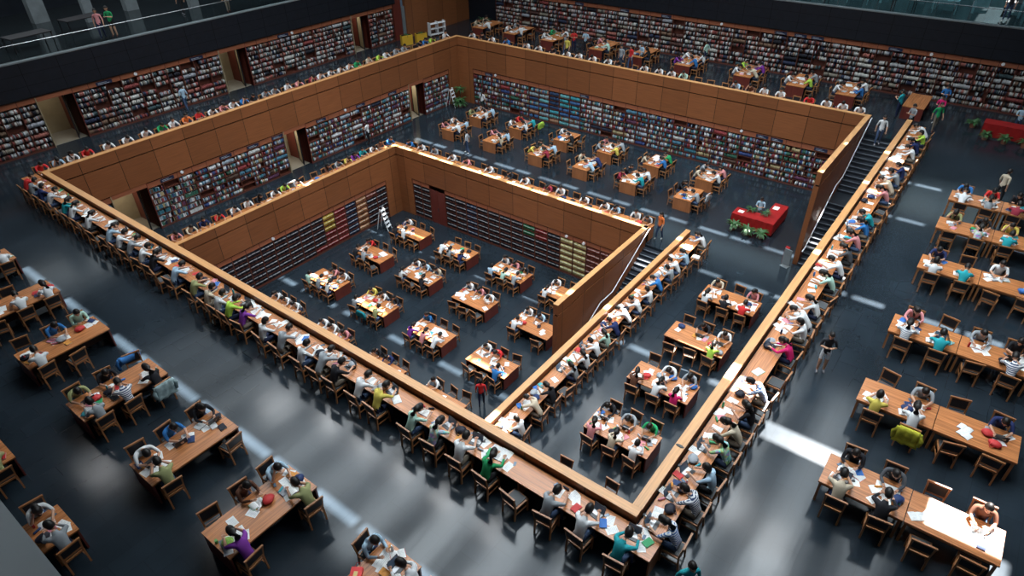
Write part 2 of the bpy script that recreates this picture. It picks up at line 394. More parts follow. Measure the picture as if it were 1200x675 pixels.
# roof with sun slots
ref = []   # (x0,x1,y0,y1) at z = 0 along the sun's direction
for x0, x1, ya, yb in ((-4.12, -3.77, 1.5, 26.2), (13.42, 13.80, -8, 30), (20.74, 21.10, -8, 30), (24.80, 25.16, -6.5, 31)):
    y = 3.67 + 3.68 * 8 + (-.1 if x0 < 0 else 0)
    while y > ya:
        for t, b in ((y, y - 1.6), (y - 1.82, y - 2.9)):
            if t < yb and b > ya: ref.append((x0, x1, b, t))
        y -= 3.68
ref += [(4.93, 5.72, 6.15, 7.5), (4.93, 5.72, -4.1, .3), (3.35, 4.6, -7.65, -5.75), (35.2, 43, -2.5, -.9)]
xs = sorted({X0, 62.0} | {r[0] for r in ref} | {r[1] for r in ref}); ys = sorted({Y0, 52.0} | {r[2] for r in ref} | {r[3] for r in ref})
m = MB(); off = SLOPE * ZR
for i in range(len(xs) - 1):
    cx = (xs[i] + xs[i + 1]) / 2; run = None
    for j in range(len(ys) - 1):
        cy = (ys[j] + ys[j + 1]) / 2
        hole = any(r[0] < cx < r[1] and r[2] < cy < r[3] for r in ref)
        if not hole: run = [ys[j] if run is None else run[0], ys[j + 1]]
        if (hole or j == len(ys) - 2) and run is not None:
            m.box((xs[i] + off, run[0], ZR), (xs[i + 1] + off, run[1], ZR + .12)); run = None
xa = xs[0] + off
m.box((X0 - 12, Y0, ZR), (xa, 52, ZR + .12))
st(mk('ceiling', m, M['roof']))

# stairs
def stairs(x_top, z_top, x_bot, z_bot, y0, y1, name_label, ywall):
    n = 26; land = 1.25; tread = (x_top - x_bot - land) / (n - 1); rise = (z_top - z_bot) / n
    x = x_top; z = z_top; m = MB(); prof = [(x, z)]
    for k in range(n):
        z -= rise
        if k == n - 1: break
        t = tread + (land if k == n // 2 - 1 else 0)
        m.box((x - t, y0, z_bot - .3 if z - z_bot < .6 else z - .55), (x, y1, z), 0)
        m.box((x - t - .004, y0 + .05, z - .03), (x - t + .035, y1 - .05, z + .004), 1)
        x -= t; prof.append((x, z))
    st(mk('floor_stairs', m, [M['stair'], M['nosing']]))
    # handrail following the flight on the wall
    hx = [(x_top + .2, z_top + .9), (x_top, z_top + .88)]
    mid = x_top - tread * (n // 2 - 1)
    zm = z_top - rise * (n // 2)
    hx += [(mid, zm + .88), (mid - land, zm + .88), (x_bot + .3, z_bot + .95), (x_bot - .1, z_bot + .9)]
    pts = [(a, ywall - .1, b) for a, b in hx]
    r = mk('handrail', MB().tube(pts, .028), M['whitepaint'], smooth=True)
    tag(r, name_label, 'handrail')
    for i in range(7):
        t = (i + .5) / 7; X = x_top + (x_bot - x_top) * t
        for (xa_, za_), (xb_, zb_) in zip(hx, hx[1:]):
            if xb_ <= X <= xa_:
                zz = za_ + (zb_ - za_) * ((xa_ - X) / (xa_ - xb_))
        mk('bracket', MB().tube([(X, ywall - .1, zz - .01), (X, ywall - .1, zz - .07), (X, ywall, zz - .07)], .012, 6), M['steel'], parent=r)
stairs(A - .1, 0, 21.4, Z2, 0, 1.74, 'white metal handrail sloping along the upper stair wall', 1.74)
stairs(A2, Z2, 10.2, Z3, 7.23, 8.96, 'white metal handrail sloping along the lower stair wall', 8.96)

# ------------------------------------------------------------------ doorways
def doorway(n, x0, x1, y, z0, ztop, depth=2.4):
    m = MB()
    m.box((x0, y + .3, z0 - .05), (x1, y + depth, z0 + .012), 1)
    m.box((x0, y + depth, z0), (x1, y + depth + .1, ztop), 0)
    m.box((x0 - .05, y + .02, z0), (x0, y + depth, ztop), 0); m.box((x1, y + .02, z0), (x1 + .05, y + depth, ztop), 2)
    m.box((x0, y + .02, ztop - .25), (x1, y + .3, ztop), 3)
    d = st(mk('door_%d' % n, m, [M['beige'], M['palefloor'], M['redwood'], M['header']]))
    # open leaf with dark frame
    lf = MB(); xl = x1 - .45
    lf.bar((xl, y + .35, z0), (xl, y + .35, ztop - .3), .06).bar((xl + .4, y + 1.3, z0), (xl + .4, y + 1.3, ztop - .3), .06)
    lf.bar((xl, y + .35, ztop - .3), (xl + .4, y + 1.3, ztop - .3), .06).bar((xl, y + .35, z0 + .06), (xl + .4, y + 1.3, z0 + .06), .06)
    mk('door_frame', lf, M['black'], parent=d)
    mk('door_pane', MB().quad([(xl, y + .36, z0 + .1), (xl + .4, y + 1.3, z0 + .1), (xl + .4, y + 1.3, ztop - .32), (xl, y + .36, ztop - .32)]), M['beige'], parent=d)
DL1 = [(2.42, 4.25), (13.44, 15.36), (24.67, 26.3)]
for i, (a, b) in enumerate(DL1): doorway(2 + i, a, b, WL, 0, 2.85)
DL2 = [(2.2, 4.1), (13.2, 14.87), (24.53, 26.05)]
for i, (a, b) in enumerate(DL2): doorway(5 + i, a, b, B, Z2, H - OP)
# double red door on the lowest level
d = st(mk('door_8', MB().box((A2 + .06, 23.78, Z3), (A2 + .12, 24.42, Z3 + 2.5)).box((A2 + .06, 24.44, Z3), (A2 + .12, 25.06, Z3 + 2.5)).box((A2 + .02, 23.72, Z3), (A2 + .14, 23.78, Z3 + 2.56)), M['redwood']))
mk('door_handle', MB().box((A2 + .0, 24.36, Z3 + 1.0), (A2 + .05, 24.40, Z3 + 1.25)), M['steel'], parent=d)

# ------------------------------------------------------------------ bookcases and books
rng = np.random.default_rng(5)
bk_v, bk_c = [], []          # boxes (x0,y0,z0,x1,y1,z1,facing), colours
single = []                  # candidates to be individual books
vol_v, vol_c = [], []
PAL1 = np.array([(.55, .52, .46), (.50, .50, .50), (.30, .05, .04), (.10, .04, .03), (.03, .04, .09), (.20, .11, .06), (.62, .60, .55), (.05, .09, .10), (.28, .24, .18), (.42, .12, .08), (.02, .02, .03), (.35, .36, .40)])
NM1 = ['cream', 'grey', 'red', 'brown', 'navy', 'tan', 'white', 'teal', 'beige', 'orange', 'black', 'silver']
PAL2 = np.array([(.55, .55, .52), (.62, .62, .62), (.03, .06, .22), (.02, .16, .22), (.34, .03, .03), (.02, .025, .05), (.05, .20, .30), (.12, .03, .08), (.40, .30, .12), (.03, .13, .08), (.10, .05, .03), (.30, .36, .42)])
NM2 = ['cream', 'white', 'blue', 'teal', 'red', 'navy', 'sky-blue', 'plum', 'mustard', 'green', 'brown', 'grey']
PALT = np.array([(.02, .30, .36), (.03, .12, .30), (.25, .33, .36), (.10, .36, .38), (.02, .05, .12), (.40, .20, .10)])

def _ds(P, k, b): g = P.mean(1, keepdims=True); return (P * (1 - k) + g * np.array([[.92, 1.0, 1.1]]) * k) * b
PAL1 = _ds(PAL1, .2, 1.0); PAL2 = _ds(PAL2, .25, 1.15); PALT = _ds(PALT, .2, 1.2)
NMT = ['turquoise', 'blue', 'pale-grey', 'aqua', 'navy', 'orange']

def bay_mesh(wd, ht, rows, z0off, hdr, depth=.34):
    m = MB(); m.box((0, 0, 0), (.022, depth, ht)); m.box((wd - .022, 0, 0), (wd, depth, ht)); m.box((.022, depth - .02, 0), (wd - .022, depth, ht))
    m.box((.022, .02, 0), (wd - .022, depth - .02, z0off), 0); m.box((.022, 0, ht - hdr), (wd - .022, depth - .02, ht), 1)
    return m
bay_cache = {}
def bookcase(axis, face, lo, hi, z0, ht, rows, hdr, label, pal, names, shelves=True, vol=None, want=0, base=.1):
    """one bay; face = coordinate of its front plane; depth goes to +; books inside"""
    wd = hi - lo; key = (round(wd, 2), ht, rows)
    if key not in bay_cache:
        bay_cache[key] = (bay_mesh(wd, ht, rows, base, hdr).mesh('bookcase', [M['shelf'], M['header']]),
                          MB().box((.022, .004, -.022), (wd - .022, .32, 0)).mesh('shelf', [M['shelf']]))
    bm_, sh = bay_cache[key]
    if axis == 'x': o = link('bookcase', bm_, None, (lo, face, z0), 0)
    else: o = link('bookcase', bm_, None, (face, hi, z0), -PI / 2)   # local +y -> world +x
    tag(o, label, 'bookcase', 'built-in bookcases along the walls')
    pitch = (ht - hdr - base) / rows
    for r in range(1, rows):
        if shelves: link('shelf', sh, o, (0, 0, base + r * pitch))
    if not shelves:
        pass
    for r in range(rows):
        zb = z0 + base + r * pitch + (.0 if r == 0 else 0)
        if vol is not None:
            c = np.array(vol if not isinstance(vol, dict) else vol.get(r, vol['d']))
            n = 3
            for k in range(n):
                u0 = lo + .03 + (wd - .06) * k / n + .004; u1 = lo + .03 + (wd - .06) * (k + 1) / n - .004
                cc = c * rng.uniform(.8, 1.15)
                h1 = pitch * rng.uniform(.66, .72)
                vol_v.append((axis, face, u0, u1, zb, zb + h1, .03)); vol_c.append(cc)
                vol_v.append((axis, face, u0 + .01, u1 - .01, zb + h1 * .62, zb + h1 * .82, .022)); vol_c.append(np.clip(c * 1.1 + .34, 0, .75))
            continue
        u = lo + .03
        run = rng.integers(len(pal)); runleft = 0
        mono = rng.random() < (.16 if names is not NMT else .8); mc = rng.integers(len(pal))
        if rng.random() < .035: continue
        while u < hi - .06:
            t = rng.uniform(.028, .062)
            if rng.random() < .05: u += rng.uniform(.03, .16); continue
            ci = mc if mono else (rng.integers(len(pal)) if rng.random() < .7 else run)
            run = ci
            h1 = pitch * rng.uniform(.54, .76); u1 = min(u + t, hi - .03)
            col = pal[ci] * rng.uniform(.75, 1.15)
            b = (axis, face, u, u1, zb, zb + h1, rng.uniform(.02, .07))
            if want and len(single) < want: single.append((b, col, names[ci], r, o['label']))
            else: bk_v.append(b); bk_c.append(col)
            u = u1 + .003
    return o

def fill(axis, face, lo, hi, z0, ht, rows, hdr, labelf, palf, start=0, **kw):
    n = max(1, round((hi - lo) / .925)); wd = (hi - lo) / n; k0 = start
    for k in range(n):
        a = lo + wd * k; pal, names = palf((a + wd / 2))
        bookcase(axis, face, a, a + wd, z0, ht, rows, hdr, labelf(k), pal, names, **kw)
    return n
def seg(doors, lo, hi):
    out = []; a = lo
    for d0, d1 in doors:
        if d0 > a: out.append((a, d0))
        a = d1
    if a < hi: out.append((a, hi))
    return out
names_seg = ['before the first doorway', 'between first and second doorways', 'between second and third doorways', 'beyond the third doorway']
p1 = lambda c: (PAL1, NM1)
p2 = lambda c: (PAL2, NM2)
def pA(c):
    return (PALT, NMT) if 20.5 < c < 25.2 else (PAL2, NM2)
# middle level left wall first: its nearest bays hold the individually built books
for i, (a, b) in enumerate(seg(DL2, -.2, 28.98)):
    fill('x', B + .05, a, b, Z2, D - (OP - H) + .0, 7, .37, lambda k, i=i: f'bookcase on middle level left wall, {ordn(k + 1)} {names_seg[i]}', p2, want=300 if i == 1 else 0)
fill('y', A + .05, 3.05, 30.62, Z2, D - (OP - H), 7, .37, lambda k: f'bookcase on middle level back wall, {ordn(k + 1)} from the stairs', pA)
for i, (a, b) in enumerate(seg(DL1, -4.3, 29.0)):
    fill('x', WL + .05, a, b, 0, 2.88, 8, .3, lambda k, i=i: f'bookcase on upper level left wall, {ordn(k + 1)} {names_seg[i]}', p1, shelves=False)
fill('y', WR + .05, -8.5, 34.4, 0, 2.88, 8, .3, lambda k: f'bookcase on upper level back wall, {ordn(k + 1)} from its near right end', p1, shelves=False)
# lowest level: bound volumes
DK = (.018, .018, .028); GRN = (.02, .14, .06); RED = (.22, .02, .02); CRM = (.52, .46, .20); BRN = (.17, .045, .03); ORG = (.42, .20, .09); YEL = (.50, .33, .05); NAV = (.015, .03, .07)
H3 = D3 - D + OP2 - (D - D) ; HT3 = (ZT2 - OP2) - Z3
lv = [DK] * 19
b2cols = {18: DK, 17: {'d': DK, 5: BRN}, 16: ORG, 15: NAV, 14: RED, 13: {'d': RED, 5: YEL, 4: YEL, 3: YEL}, 12: {'d': RED, 0: RED, 1: DK, 2: DK, 3: DK, 4: DK, 5: DK}}
n3 = 19; wd3 = 17.5 / n3
for k in range(n3):
    a = wd3 * k
    bookcase('x', B2 + .05, a, a + wd3, Z3, HT3, 6, .34, f'bookcase of bound volumes on lowest level left wall, {ordn(k + 1)} from its near end', None, None, vol=b2cols.get(k, DK if k > 3 else {'d': DK, 5: BRN, 4: BRN}), base=.14)
lo3 = 23.72; n = 16
for k in range(n):
    b = lo3 - .925 * k; c = (b + b - .925) / 2
    v = NAV if k % 5 == 2 else DK
    if 16.4 < c < 17.4: v = {'d': DK, 5: GRN, 4: GRN}
    elif 15.5 < c < 16.4: v = {'d': DK, 5: RED, 4: RED}
    elif 12.85 < c < 14.7: v = CRM
    elif c < 12.85: v = BRN
    bookcase('y', A2 + .05, b - .925, b, Z3, HT3, 6, .34, f'bookcase of bound volumes on lowest level back wall, {ordn(k + 1)} right of the red door', None, None, vol=v, base=.14)
for k in range(2):
    bookcase('y', A2 + .05, 25.1 + .79 * k, 25.89 + .79 * k, Z3, HT3, 6, .34, f'bookcase of bound volumes on lowest level back wall, {ordn(k + 1)} left of the red door', None, None, vol=DK, base=.14)

def boxes_mesh(name, recs, cols, matname):
    n = len(recs); V = np.zeros((n, 8, 3), np.float32)
    for i, (ax, face, u0, u1, z0, z1, ins) in enumerate(recs):
        f0, f1 = face + ins, face + .26
        if ax == 'x': x0, x1, y0, y1 = u0, u1, f0, f1
        else: x0, x1, y0, y1 = f0, f1, u0, u1
        V[i] = [(x0, y0, z0), (x1, y0, z0), (x1, y1, z0), (x0, y1, z0), (x0, y0, z1), (x1, y0, z1), (x1, y1, z1), (x0, y1, z1)]
    F = np.array([(0, 3, 2, 1), (4, 5, 6, 7), (0, 1, 5, 4), (1, 2, 6, 5), (2, 3, 7, 6), (3, 0, 4, 7)])
    faces = (np.arange(n)[:, None, None] * 8 + F[None]).reshape(-1, 4)
    me = bpy.data.meshes.new(name); me.vertices.add(n * 8); me.vertices.foreach_set('co', V.ravel())
    nf = len(faces); me.loops.add(nf * 4); me.loops.foreach_set('vertex_index', faces.ravel())
    me.polygons.add(nf); me.polygons.foreach_set('loop_start', np.arange(nf) * 4); me.polygons.foreach_set('loop_total', np.full(nf, 4))
    me.update(calc_edges=True); me.validate()
    a = me.attributes.new('col', 'FLOAT_COLOR', 'FACE')
    cc = np.ones((n, 6, 4), np.float32); cc[:, :, :3] = np.array(cols)[:, None, :]
    a.data.foreach_set('color', cc.ravel())
    me.materials.append(M[matname]); return me
tag(link('books', boxes_mesh('books', bk_v, bk_c, 'books')), 'rows of small books filling the wall bookcases', 'books', None, 'stuff')
tag(link('bound_volumes', boxes_mesh('bound_volumes', vol_v, vol_c, 'books')), 'rows of bound volumes filling the lowest level bookcases', 'books', None, 'stuff')
bkmesh = boxes_mesh('book', [('x', 0, -.5, .5, 0, 1, 0)], [(.5, .5, .5)], 'books')
bkmesh = MB().box((-.5, 0, 0), (.5, 1, 1)).box((-.42, .04, .92), (.42, .98, 1.002), 1).mesh('book', [M['cover'], M['paper']])
for (ax, face, u0, u1, z0, z1, ins), col, nm, r, lab in single:
    o = link('book', bkmesh, None, ((u0 + u1) / 2, face + ins, z0 + .001)); o.scale = (u1 - u0, .2, z1 - z0); o.color = (*col, 1)
    bay = lab.split(',')[1].strip()
    bay = bay.split(' ')[0]
    tag(o, f'{nm} book, {ordn(r + 1)} shelf up, {bay} bookcase beyond the first doorway, middle level', 'book', 'books standing on the middle level left wall shelves')

# little round signs on the headers, dark signs
for i, (x, y, z, w_) in enumerate(((7.9, WL, 2.72, 'upper left wall after the first doorway'), (19.2, WL, 2.72, 'upper left wall after the second doorway'), (6.2, B, -1.42, 'middle left wall after the first doorway'), (18.3, B, -1.42, 'middle left wall after the second doorway'), (4.2, B2, -5.42, 'lowest left wall near the counter'), (8.3, B2, -5.42, 'lowest left wall halfway along'))):
    tag(mk('wall_disc', MB().tube([(x, y + .06, z), (x, y - .03, z)], .09, 12), M['whitepaint']), 'small white round disc on the header, ' + w_, 'wall disc')
for i, (x, y, z, w_) in enumerate(((WR, 13.9, 2.72, 'upper back wall middle'), (WR, .6, 2.72, 'upper back wall right of the stairs'), (WR, -3.1, 2.74, 'upper back wall right end'), (A, 8.6, -1.42, 'middle back wall right part'), (A, 28.3, -1.42, 'middle back wall left part'), (A2, 14.0, -5.42, 'lowest back wall over cream volumes'), (A2, 12.8, -5.5, 'lowest back wall beside brown volumes'))):
    tag(mk('wall_disc', MB().tube([(x + .06, y, z), (x - .03, y, z)], .09, 12), M['whitepaint']), 'small white round disc on the header, ' + w_, 'wall disc')
def sign(ax, f, u, z, wd, lab):
    m = MB()
    if ax == 'x': m.box((u, f - .03, z), (u + wd, f - .005, z + .2)); [m.box((u + .1, f - .034, z + .04 + .07 * i), (u + wd - .15 * (i + 1), f - .028, z + .06 + .07 * i), 1) for i in range(2)]
    else: m.box((f - .03, u, z), (f - .005, u + wd, z + .2)); [m.box((f - .034, u + .15 * (i + 1), z + .04 + .07 * i), (f - .028, u + wd - .1, z + .06 + .07 * i), 1) for i in range(2)]
    tag(mk('shelf_sign', m, [M['sign'], M['ink']]), lab, 'sign')
for i, u in enumerate((4.9, 8.6, 10.5, 12.3, 15.8, 19.3, 22.4)): sign('x', B + .05, u, -1.6, .8, f'dark shelf sign above middle level left bookcases, {ordn(i + 1)} from the near doorway')
for i, u in enumerate((3.4, 6.0, 6.9, 19.8, 28.6)): sign('y', A + .05, u, -1.6, .75, f'dark shelf sign above middle level back bookcases, {ordn(i + 1)} from the stairs')
for i, u in enumerate((5.6, 11.4, 18.0)): sign('x', WL + .05, u, 2.6, .9, f'dark shelf sign above upper left bookcases, {ordn(i + 1)} from the near doorway')
for i, u in enumerate((2.2, 6.9, 8.0, 9.3, 17.8, 21.3, 25.4)): sign('y', WR + .05, u, 2.6, .8, f'dark shelf sign above upper back bookcases, {ordn(i + 1)} from the right end')

# ------------------------------------------------------------------ reading counters (desk along the parapets)
def counter(axis, face, s, lo, hi, z0, label, corner=0):
    """face = outer face of the parapet, desk goes to s side by .74 m"""
    r = empty('reading_counter', (0, 0, 0)); tag(r, label, 'counter', None)
    def bx(mb, d0, d1, z0_, z1_, a, b, mi=0):
        p, q = sorted((face + s * d0, face + s * d1))
        if axis == 'x': mb.box((a, p, z0_), (b, q, z1_), mi)
        else: mb.box((p, a, z0_), (q, b, z1_), mi)
    m = MB(); bx(m, .07, .74, z0 + .705, z0 + .75, lo, hi); mk('desk_top', m, M['desk_' + axis], r)
    m = MB(); bx(m, .015, .07, z0 + .66, z0 + .70, lo, hi); mk('cable_channel', m, M['gap'], r)
    n = max(1, round((hi - lo) / 1.86)); 
    for k in range(n + 1):
        u = lo + (hi - lo) * k / n; u = min(max(u, lo + .03), hi - .03)
        m = MB(); bx(m, .10, .66, z0, z0 + .705, u - .02, u + .02); mk('support_panel', m, M['tanwood'], r)
    m = MB(); bx(m, .10, .13, z0 + .25, z0 + .705, lo + .05, hi - .05); mk('modesty_panel', m, M['darkwood'], r)
    return r
counter('y', -.24, -1, -.98, 33.0, 0, 'long wooden reading counter along the near left edge of the upper atrium')
counter('x', -.24, -1, -.24, 30.9, 0, 'long wooden reading counter along the right edge of the upper atrium')
counter('x', B + .24, 1, -.24, A + .24, 0, 'long wooden reading counter along the far left edge of the upper atrium')
counter('y', A + .24, 1, 1.9, 33.0, 0, 'long wooden reading counter along the far right edge of the upper atrium')
counter('x', B2 + .24, 1, .05, A2 + .24, Z2, 'wooden reading counter on middle level, left edge of the lowest pit')
counter('y', A2 + .24, 1, 8.96, 28.9, Z2, 'wooden reading counter on middle level, back edge of the lowest pit')
counter('x', 6.99, -1, .1, 19.8, Z2, 'wooden reading counter on middle level, right edge of the lowest pit')

# ------------------------------------------------------------------ chairs
def chair_parts(simple=False):
    fr = MB()
    fr.bar((-.20, -.20, .43), (-.225, -.27, .86), .035, .035); fr.bar((.20, -.20, .43), (.225, -.27, .86), .035, .035)
    fr.box((-.25, -.295, .84), (.25, -.25, .885))
    fr.bar((-.20, -.232, .56), (.20, -.232, .56), .03, .045)
    fr.box((-.225, -.22, .405), (-.185, .23, .45)); fr.box((.185, -.22, .405), (.225, .23, .45)); fr.box((-.225, .19, .405), (.225, .23, .45)); fr.box((-.2, -.22, .405), (.2, -.18, .45))
    fr.bar((-.2, -.2, .2), (-.2, .2, .2), .025); fr.bar((.2, -.2, .2), (.2, .2, .2), .025)
    seat = MB().box((-.185, -.18, .42), (.185, .19, .475))
    back = MB().box((-.195, -.262, .58), (.195, -.238, .84), rot=(.16, 0, 0))
    legs = [MB().bar((sx * .205, sy, 0), (sx * .205, (-.2 if sy < 0 else .21), .43), .038) for sx in (-1, 1) for sy in (-.235, .21)]
    return fr, seat, back, legs
fr, seat_, back_, legs_ = chair_parts()
chair = empty('chair')
mk('frame', fr, M['chairwood'], chair); mk('seat', seat_, M['seat'], chair); mk('backrest', back_, M['black'], chair)
for l in legs_: mk('leg', l, M['chairwood'], chair)
allm = MB()
for mb, mi in ((fr, 0), (seat_, 1), (back_, 2), *((l, 0) for l in legs_)):
    n = len(allm.v); allm.v += mb.v; allm.f += [[n + i for i in f] for f in mb.f]; allm.m += [mi] * len(mb.f)
chair_one = link('chair', allm.mesh('chair', [M['chairwood'], M['seat'], M['black']]))

# ------------------------------------------------------------------ people
def skin_mesh(P, E, Rd):
    me = bpy.data.meshes.new('sk'); me.from_pydata(P, E, []); o = bpy.data.objects.new('sk', me); C.objects.link(o)
    md = o.modifiers.new('s', 'SKIN'); md.use_smooth_shade = True
    sv = me.skin_vertices[0].data
    for i, r in enumerate(Rd):
        sv[i].radius = r if isinstance(r, tuple) else (r, r); sv[i].use_root = (i == 0)
    o.modifiers.new('u', 'SUBSURF').levels = 1
    dg = bpy.context.evaluated_depsgraph_get(); ev = o.evaluated_get(dg); em = ev.to_mesh()
    V = [tuple(v.co) for v in em.vertices]; F = [list(p.vertices) for p in em.polygons]
    ev.to_mesh_clear(); bpy.data.objects.remove(o); bpy.data.meshes.remove(me); return V, F

def head_add(mb, c, pitch, yaw=0):
    """skull, nose, ears, eyes, mouth; face towards +y turned down by pitch"""
    R = (Matrix.Rotation(yaw, 3, 'Z') @ Matrix.Rotation(-pitch, 3, 'X')) * 1.12; c = Vector(c)
    def skull(p):
        z = p.z / .118
        k = 1 - .30 * max(0, -z) ** 1.2
        q = Vector((p.x * k, p.y * (1 - .12 * max(0, -z)) + (.012 if z < -.2 else 0), p.z)); return R @ q
    mb.ell(c, (.076, .095, .118), 12, 9, 0, skull)
    mb.ell(c + R @ Vector((0, .098, -.015)), (.013, .018, .024), 6, 5, 0, lambda p: R @ p)
    for s in (-1, 1):
        mb.ell(c + R @ Vector((s * .077, -.004, -.005)), (.010, .020, .030), 6, 5, 0, lambda p: R @ p)
        mb.ell(c + R @ Vector((s * .031, .086, .012)), (.014, .008, .008), 6, 5, 4, lambda p: R @ p)
    mb.ell(c + R @ Vector((0, .086, -.060)), (.022, .008, .008), 6, 5, 5, lambda p: R @ p)
    return R
def hair_mb(c, pitch, yaw, long_):
    R = (Matrix.Rotation(yaw, 3, 'Z') @ Matrix.Rotation(-pitch, 3, 'X')) * 1.12; c = Vector(c); m = MB()
    nu, nv = 14, 9; V = []
    for i in range(nv + 1):
        ph = PI * .72 * i / nv
        for j in range(nu):
            t = 2 * PI * j / nu; d = Vector((math.sin(ph) * math.cos(t), math.sin(ph) * math.sin(t), math.cos(ph)))
            # hair line: high on the face side
            front = max(0, d.y)
            if front > .25: d2 = max(d.z, .42 + .18 * front)
            else: d2 = d.z
            q = Vector((d.x * .084, d.y * .104, d.z * .126)); q.z = max(q.z, .126 * (.38 if front > .3 else -1))
            if front > .3: q.y = min(q.y, .088)
            m.v.append(tuple(c + R @ (q + Vector((0, -.006, .004)))))
    for i in range(nv):
        for j in range(nu):
            a = i * nu + j; b = i * nu + (j + 1) % nu
            m.f.append([a, a + nu, b + nu, b]); m.m.append(0)
    if long_:
        pts = [c + R @ Vector((0, -.05, .04)), c + R @ Vector((0, -.10, -.05)), c + R @ Vector((0, -.10, -.15)) + Vector((0, -.03, -.02)), c + Vector((0, -.13, -.30))]
        m.tube(pts, [.07, .075, .065, .03], 8)
    return m

def seg_d(p, a, b):
    ab = b - a; t = max(0, min(1, (p - a).dot(ab) / max(ab.dot(ab), 1e-9))); return (p - (a + ab * t)).length

def person_proto(lean=.20, pitch=.8, arms='desk', female=False, standing=False, longs=False, yaw=0, skirt=False):
    P, E, Rd, tags = [], [], [], []
    def v(p, r, par=None, t=1):
        P.append(tuple(p)); Rd.append(r); i = len(P) - 1
        if par is not None: E.append((par, i)); tags.append((i, par, t))
        return i
    sw = .165 if female else .185
    if not standing:
        pel = v((0, -.07, .545), (.135, .105)); wa = v((0, -.07 + lean * .3, .68), (.115, .09), pel, 1)
        ch = v((0, -.07 + lean * .8, .86), (.135, .10), wa, 1); nl = v((0, -.07 + lean * 1.15, .99), (.07, .06), ch, 1)
        nk = v((0, -.04 + lean * 1.3, 1.05), .046, nl, 0)
        hy = lean * 1.45 + (.05 if pitch > .5 else 0); hc = (0, hy, 1.155 - .05 * pitch - lean * .12)
        shy, shz = -.07 + lean * 1.08, .945
        for s in (-1, 1):
            hp = v((s * .085, -.04, .53), (.085, .08), pel, 2); kn = v((s * .12, .36, .535), .062, hp, 2)
            an = v((s * .12, .36 + .03 * s, .10), .042, kn, 2); to = v((s * .13, .50 + .03 * s, .045), (.04, .03), an, 3)
    else:
        lean = 0.03
        pel = v((0, 0, .93), (.14, .10)); wa = v((0, 0, 1.08), (.115, .085), pel, 1)
        ch = v((0, .01, 1.28), (.14, .10), wa, 1); nl = v((0, .01, 1.40), (.07, .06), ch, 1); nk = v((0, .02, 1.46), .046, nl, 0)
        hc = (0, .04 + .03 * pitch, 1.575 - .02 * pitch); shy, shz = .0, 1.355
        st_ = .14 if arms == 'walk' else .03
        for s in (-1, 1):
            hp = v((s * .09, 0, .87), (.09, .085), pel, 2); kn = v((s * .10, s * st_ * .6 + .02, .48), .06, hp, 0 if skirt else 2)
            an = v((s * .10, s * st_ - .02, .09), .04, kn, 0 if skirt else 2); to = v((s * .115, s * st_ + .12, .04), (.04, .03), an, 3)
    dz = 0 if not standing else .40
    hands = []
    for s in (-1, 1):
        sh = v((s * sw, shy, shz), .058, ch, 1)
        if not standing:
            if arms == 'head' and s == 1: el, wr, hn = (s * .23, shy + .22, .80), (s * .12, hc[1] + .02, hc[2] - .06), (s * .085, hc[1] + .0, hc[2] + .01)
            elif arms == 'sleep': el, wr, hn = (s * .27, shy + .22, .82), (s * .06, shy + .42, .80), (-s * .03, shy + .42, .80)
            elif arms == 'book': el, wr, hn = (s * .22, shy + .14, .74), (s * .13, shy + .36, .84), (s * .10, shy + .43, .87)
            else: el, wr, hn = (s * .24, shy + .17, .80), (s * .14, shy + .38, .80), (s * .11, shy + .46, .795)
        elif arms == 'cross': el, wr, hn = (s * .25, .05, 1.12), (s * .05, .20, 1.16), (-s * .04, .21, 1.17)
        elif arms == 'read': el, wr, hn = (s * .23, .06, 1.10), (s * .10, .28, 1.16), (s * .07, .34, 1.18)
        else: el, wr, hn = (s * .24, -.03 - s * .05, 1.10), (s * .25, .04 - s * .10, .88), (s * .25, .05 - s * .10, .80)
        e = v(el, .042, sh, 1); w_ = v(wr, .029, e, 1 if longs else 0)
        pal_ = v(tuple(Vector(wr).lerp(Vector(hn), .75)), (.036, .020), w_, 0)
        d = (Vector(hn) - Vector(wr)).normalized(); side = d.cross(Vector((0, 0, 1)));
        side = side.normalized() if side.length > .1 else Vector((1, 0, 0))
        for q, (o_, ln) in enumerate(((-.027, .050), (-.009, .062), (.010, .058), (.028, .044))):
            b0 = Vector(P[pal_]) + side * o_ + d * .035; b1 = b0 + d * ln * .55 + Vector((0, 0, -.004)); b2 = b1 + d * ln * .45 + Vector((0, 0, -.014))
            hands.append((b0 - d * .02, b0, b1, b2))
        tb = Vector(P[pal_]) - side * .034 * s * 1; hands.append((Vector(P[pal_]), tb, tb + d * .03 - side * .012 * s, tb + d * .05 - side * .008 * s))
    V, F = skin_mesh(P, E, Rd)
    mb = MB(); mb.v = V
    seg3 = [(Vector(P[a]), Vector(P[b]), t, (Rd[a] if isinstance(Rd[a], float) else Rd[a][0])) for a, b, t in tags]
    for f in F:
        c = Vector((0, 0, 0))
        for i in f: c += Vector(V[i])
        c /= len(f); best = min(seg3, key=lambda q: seg_d(c, q[0], q[1]) - q[3] * .6)
        t = best[2]
        if skirt and standing and t == 0 and c.z > .62 and c.z < 1: t = 2
        mb.f.append(f); mb.m.append(t)
    for h in hands: mb.tube(h, [.010, .0095, .009, .007], 5, 0)
    head_add(mb, hc, pitch, yaw)
    me = mb.mesh('person', [M['skin'], M['shirt'], M['trousers'], M['shoes'], M['hair'], M['lips']], True)
    o = link('person', me)
    h = mk('hair', hair_mb(hc, pitch, yaw, female), M['hair'], o, True)
    return o
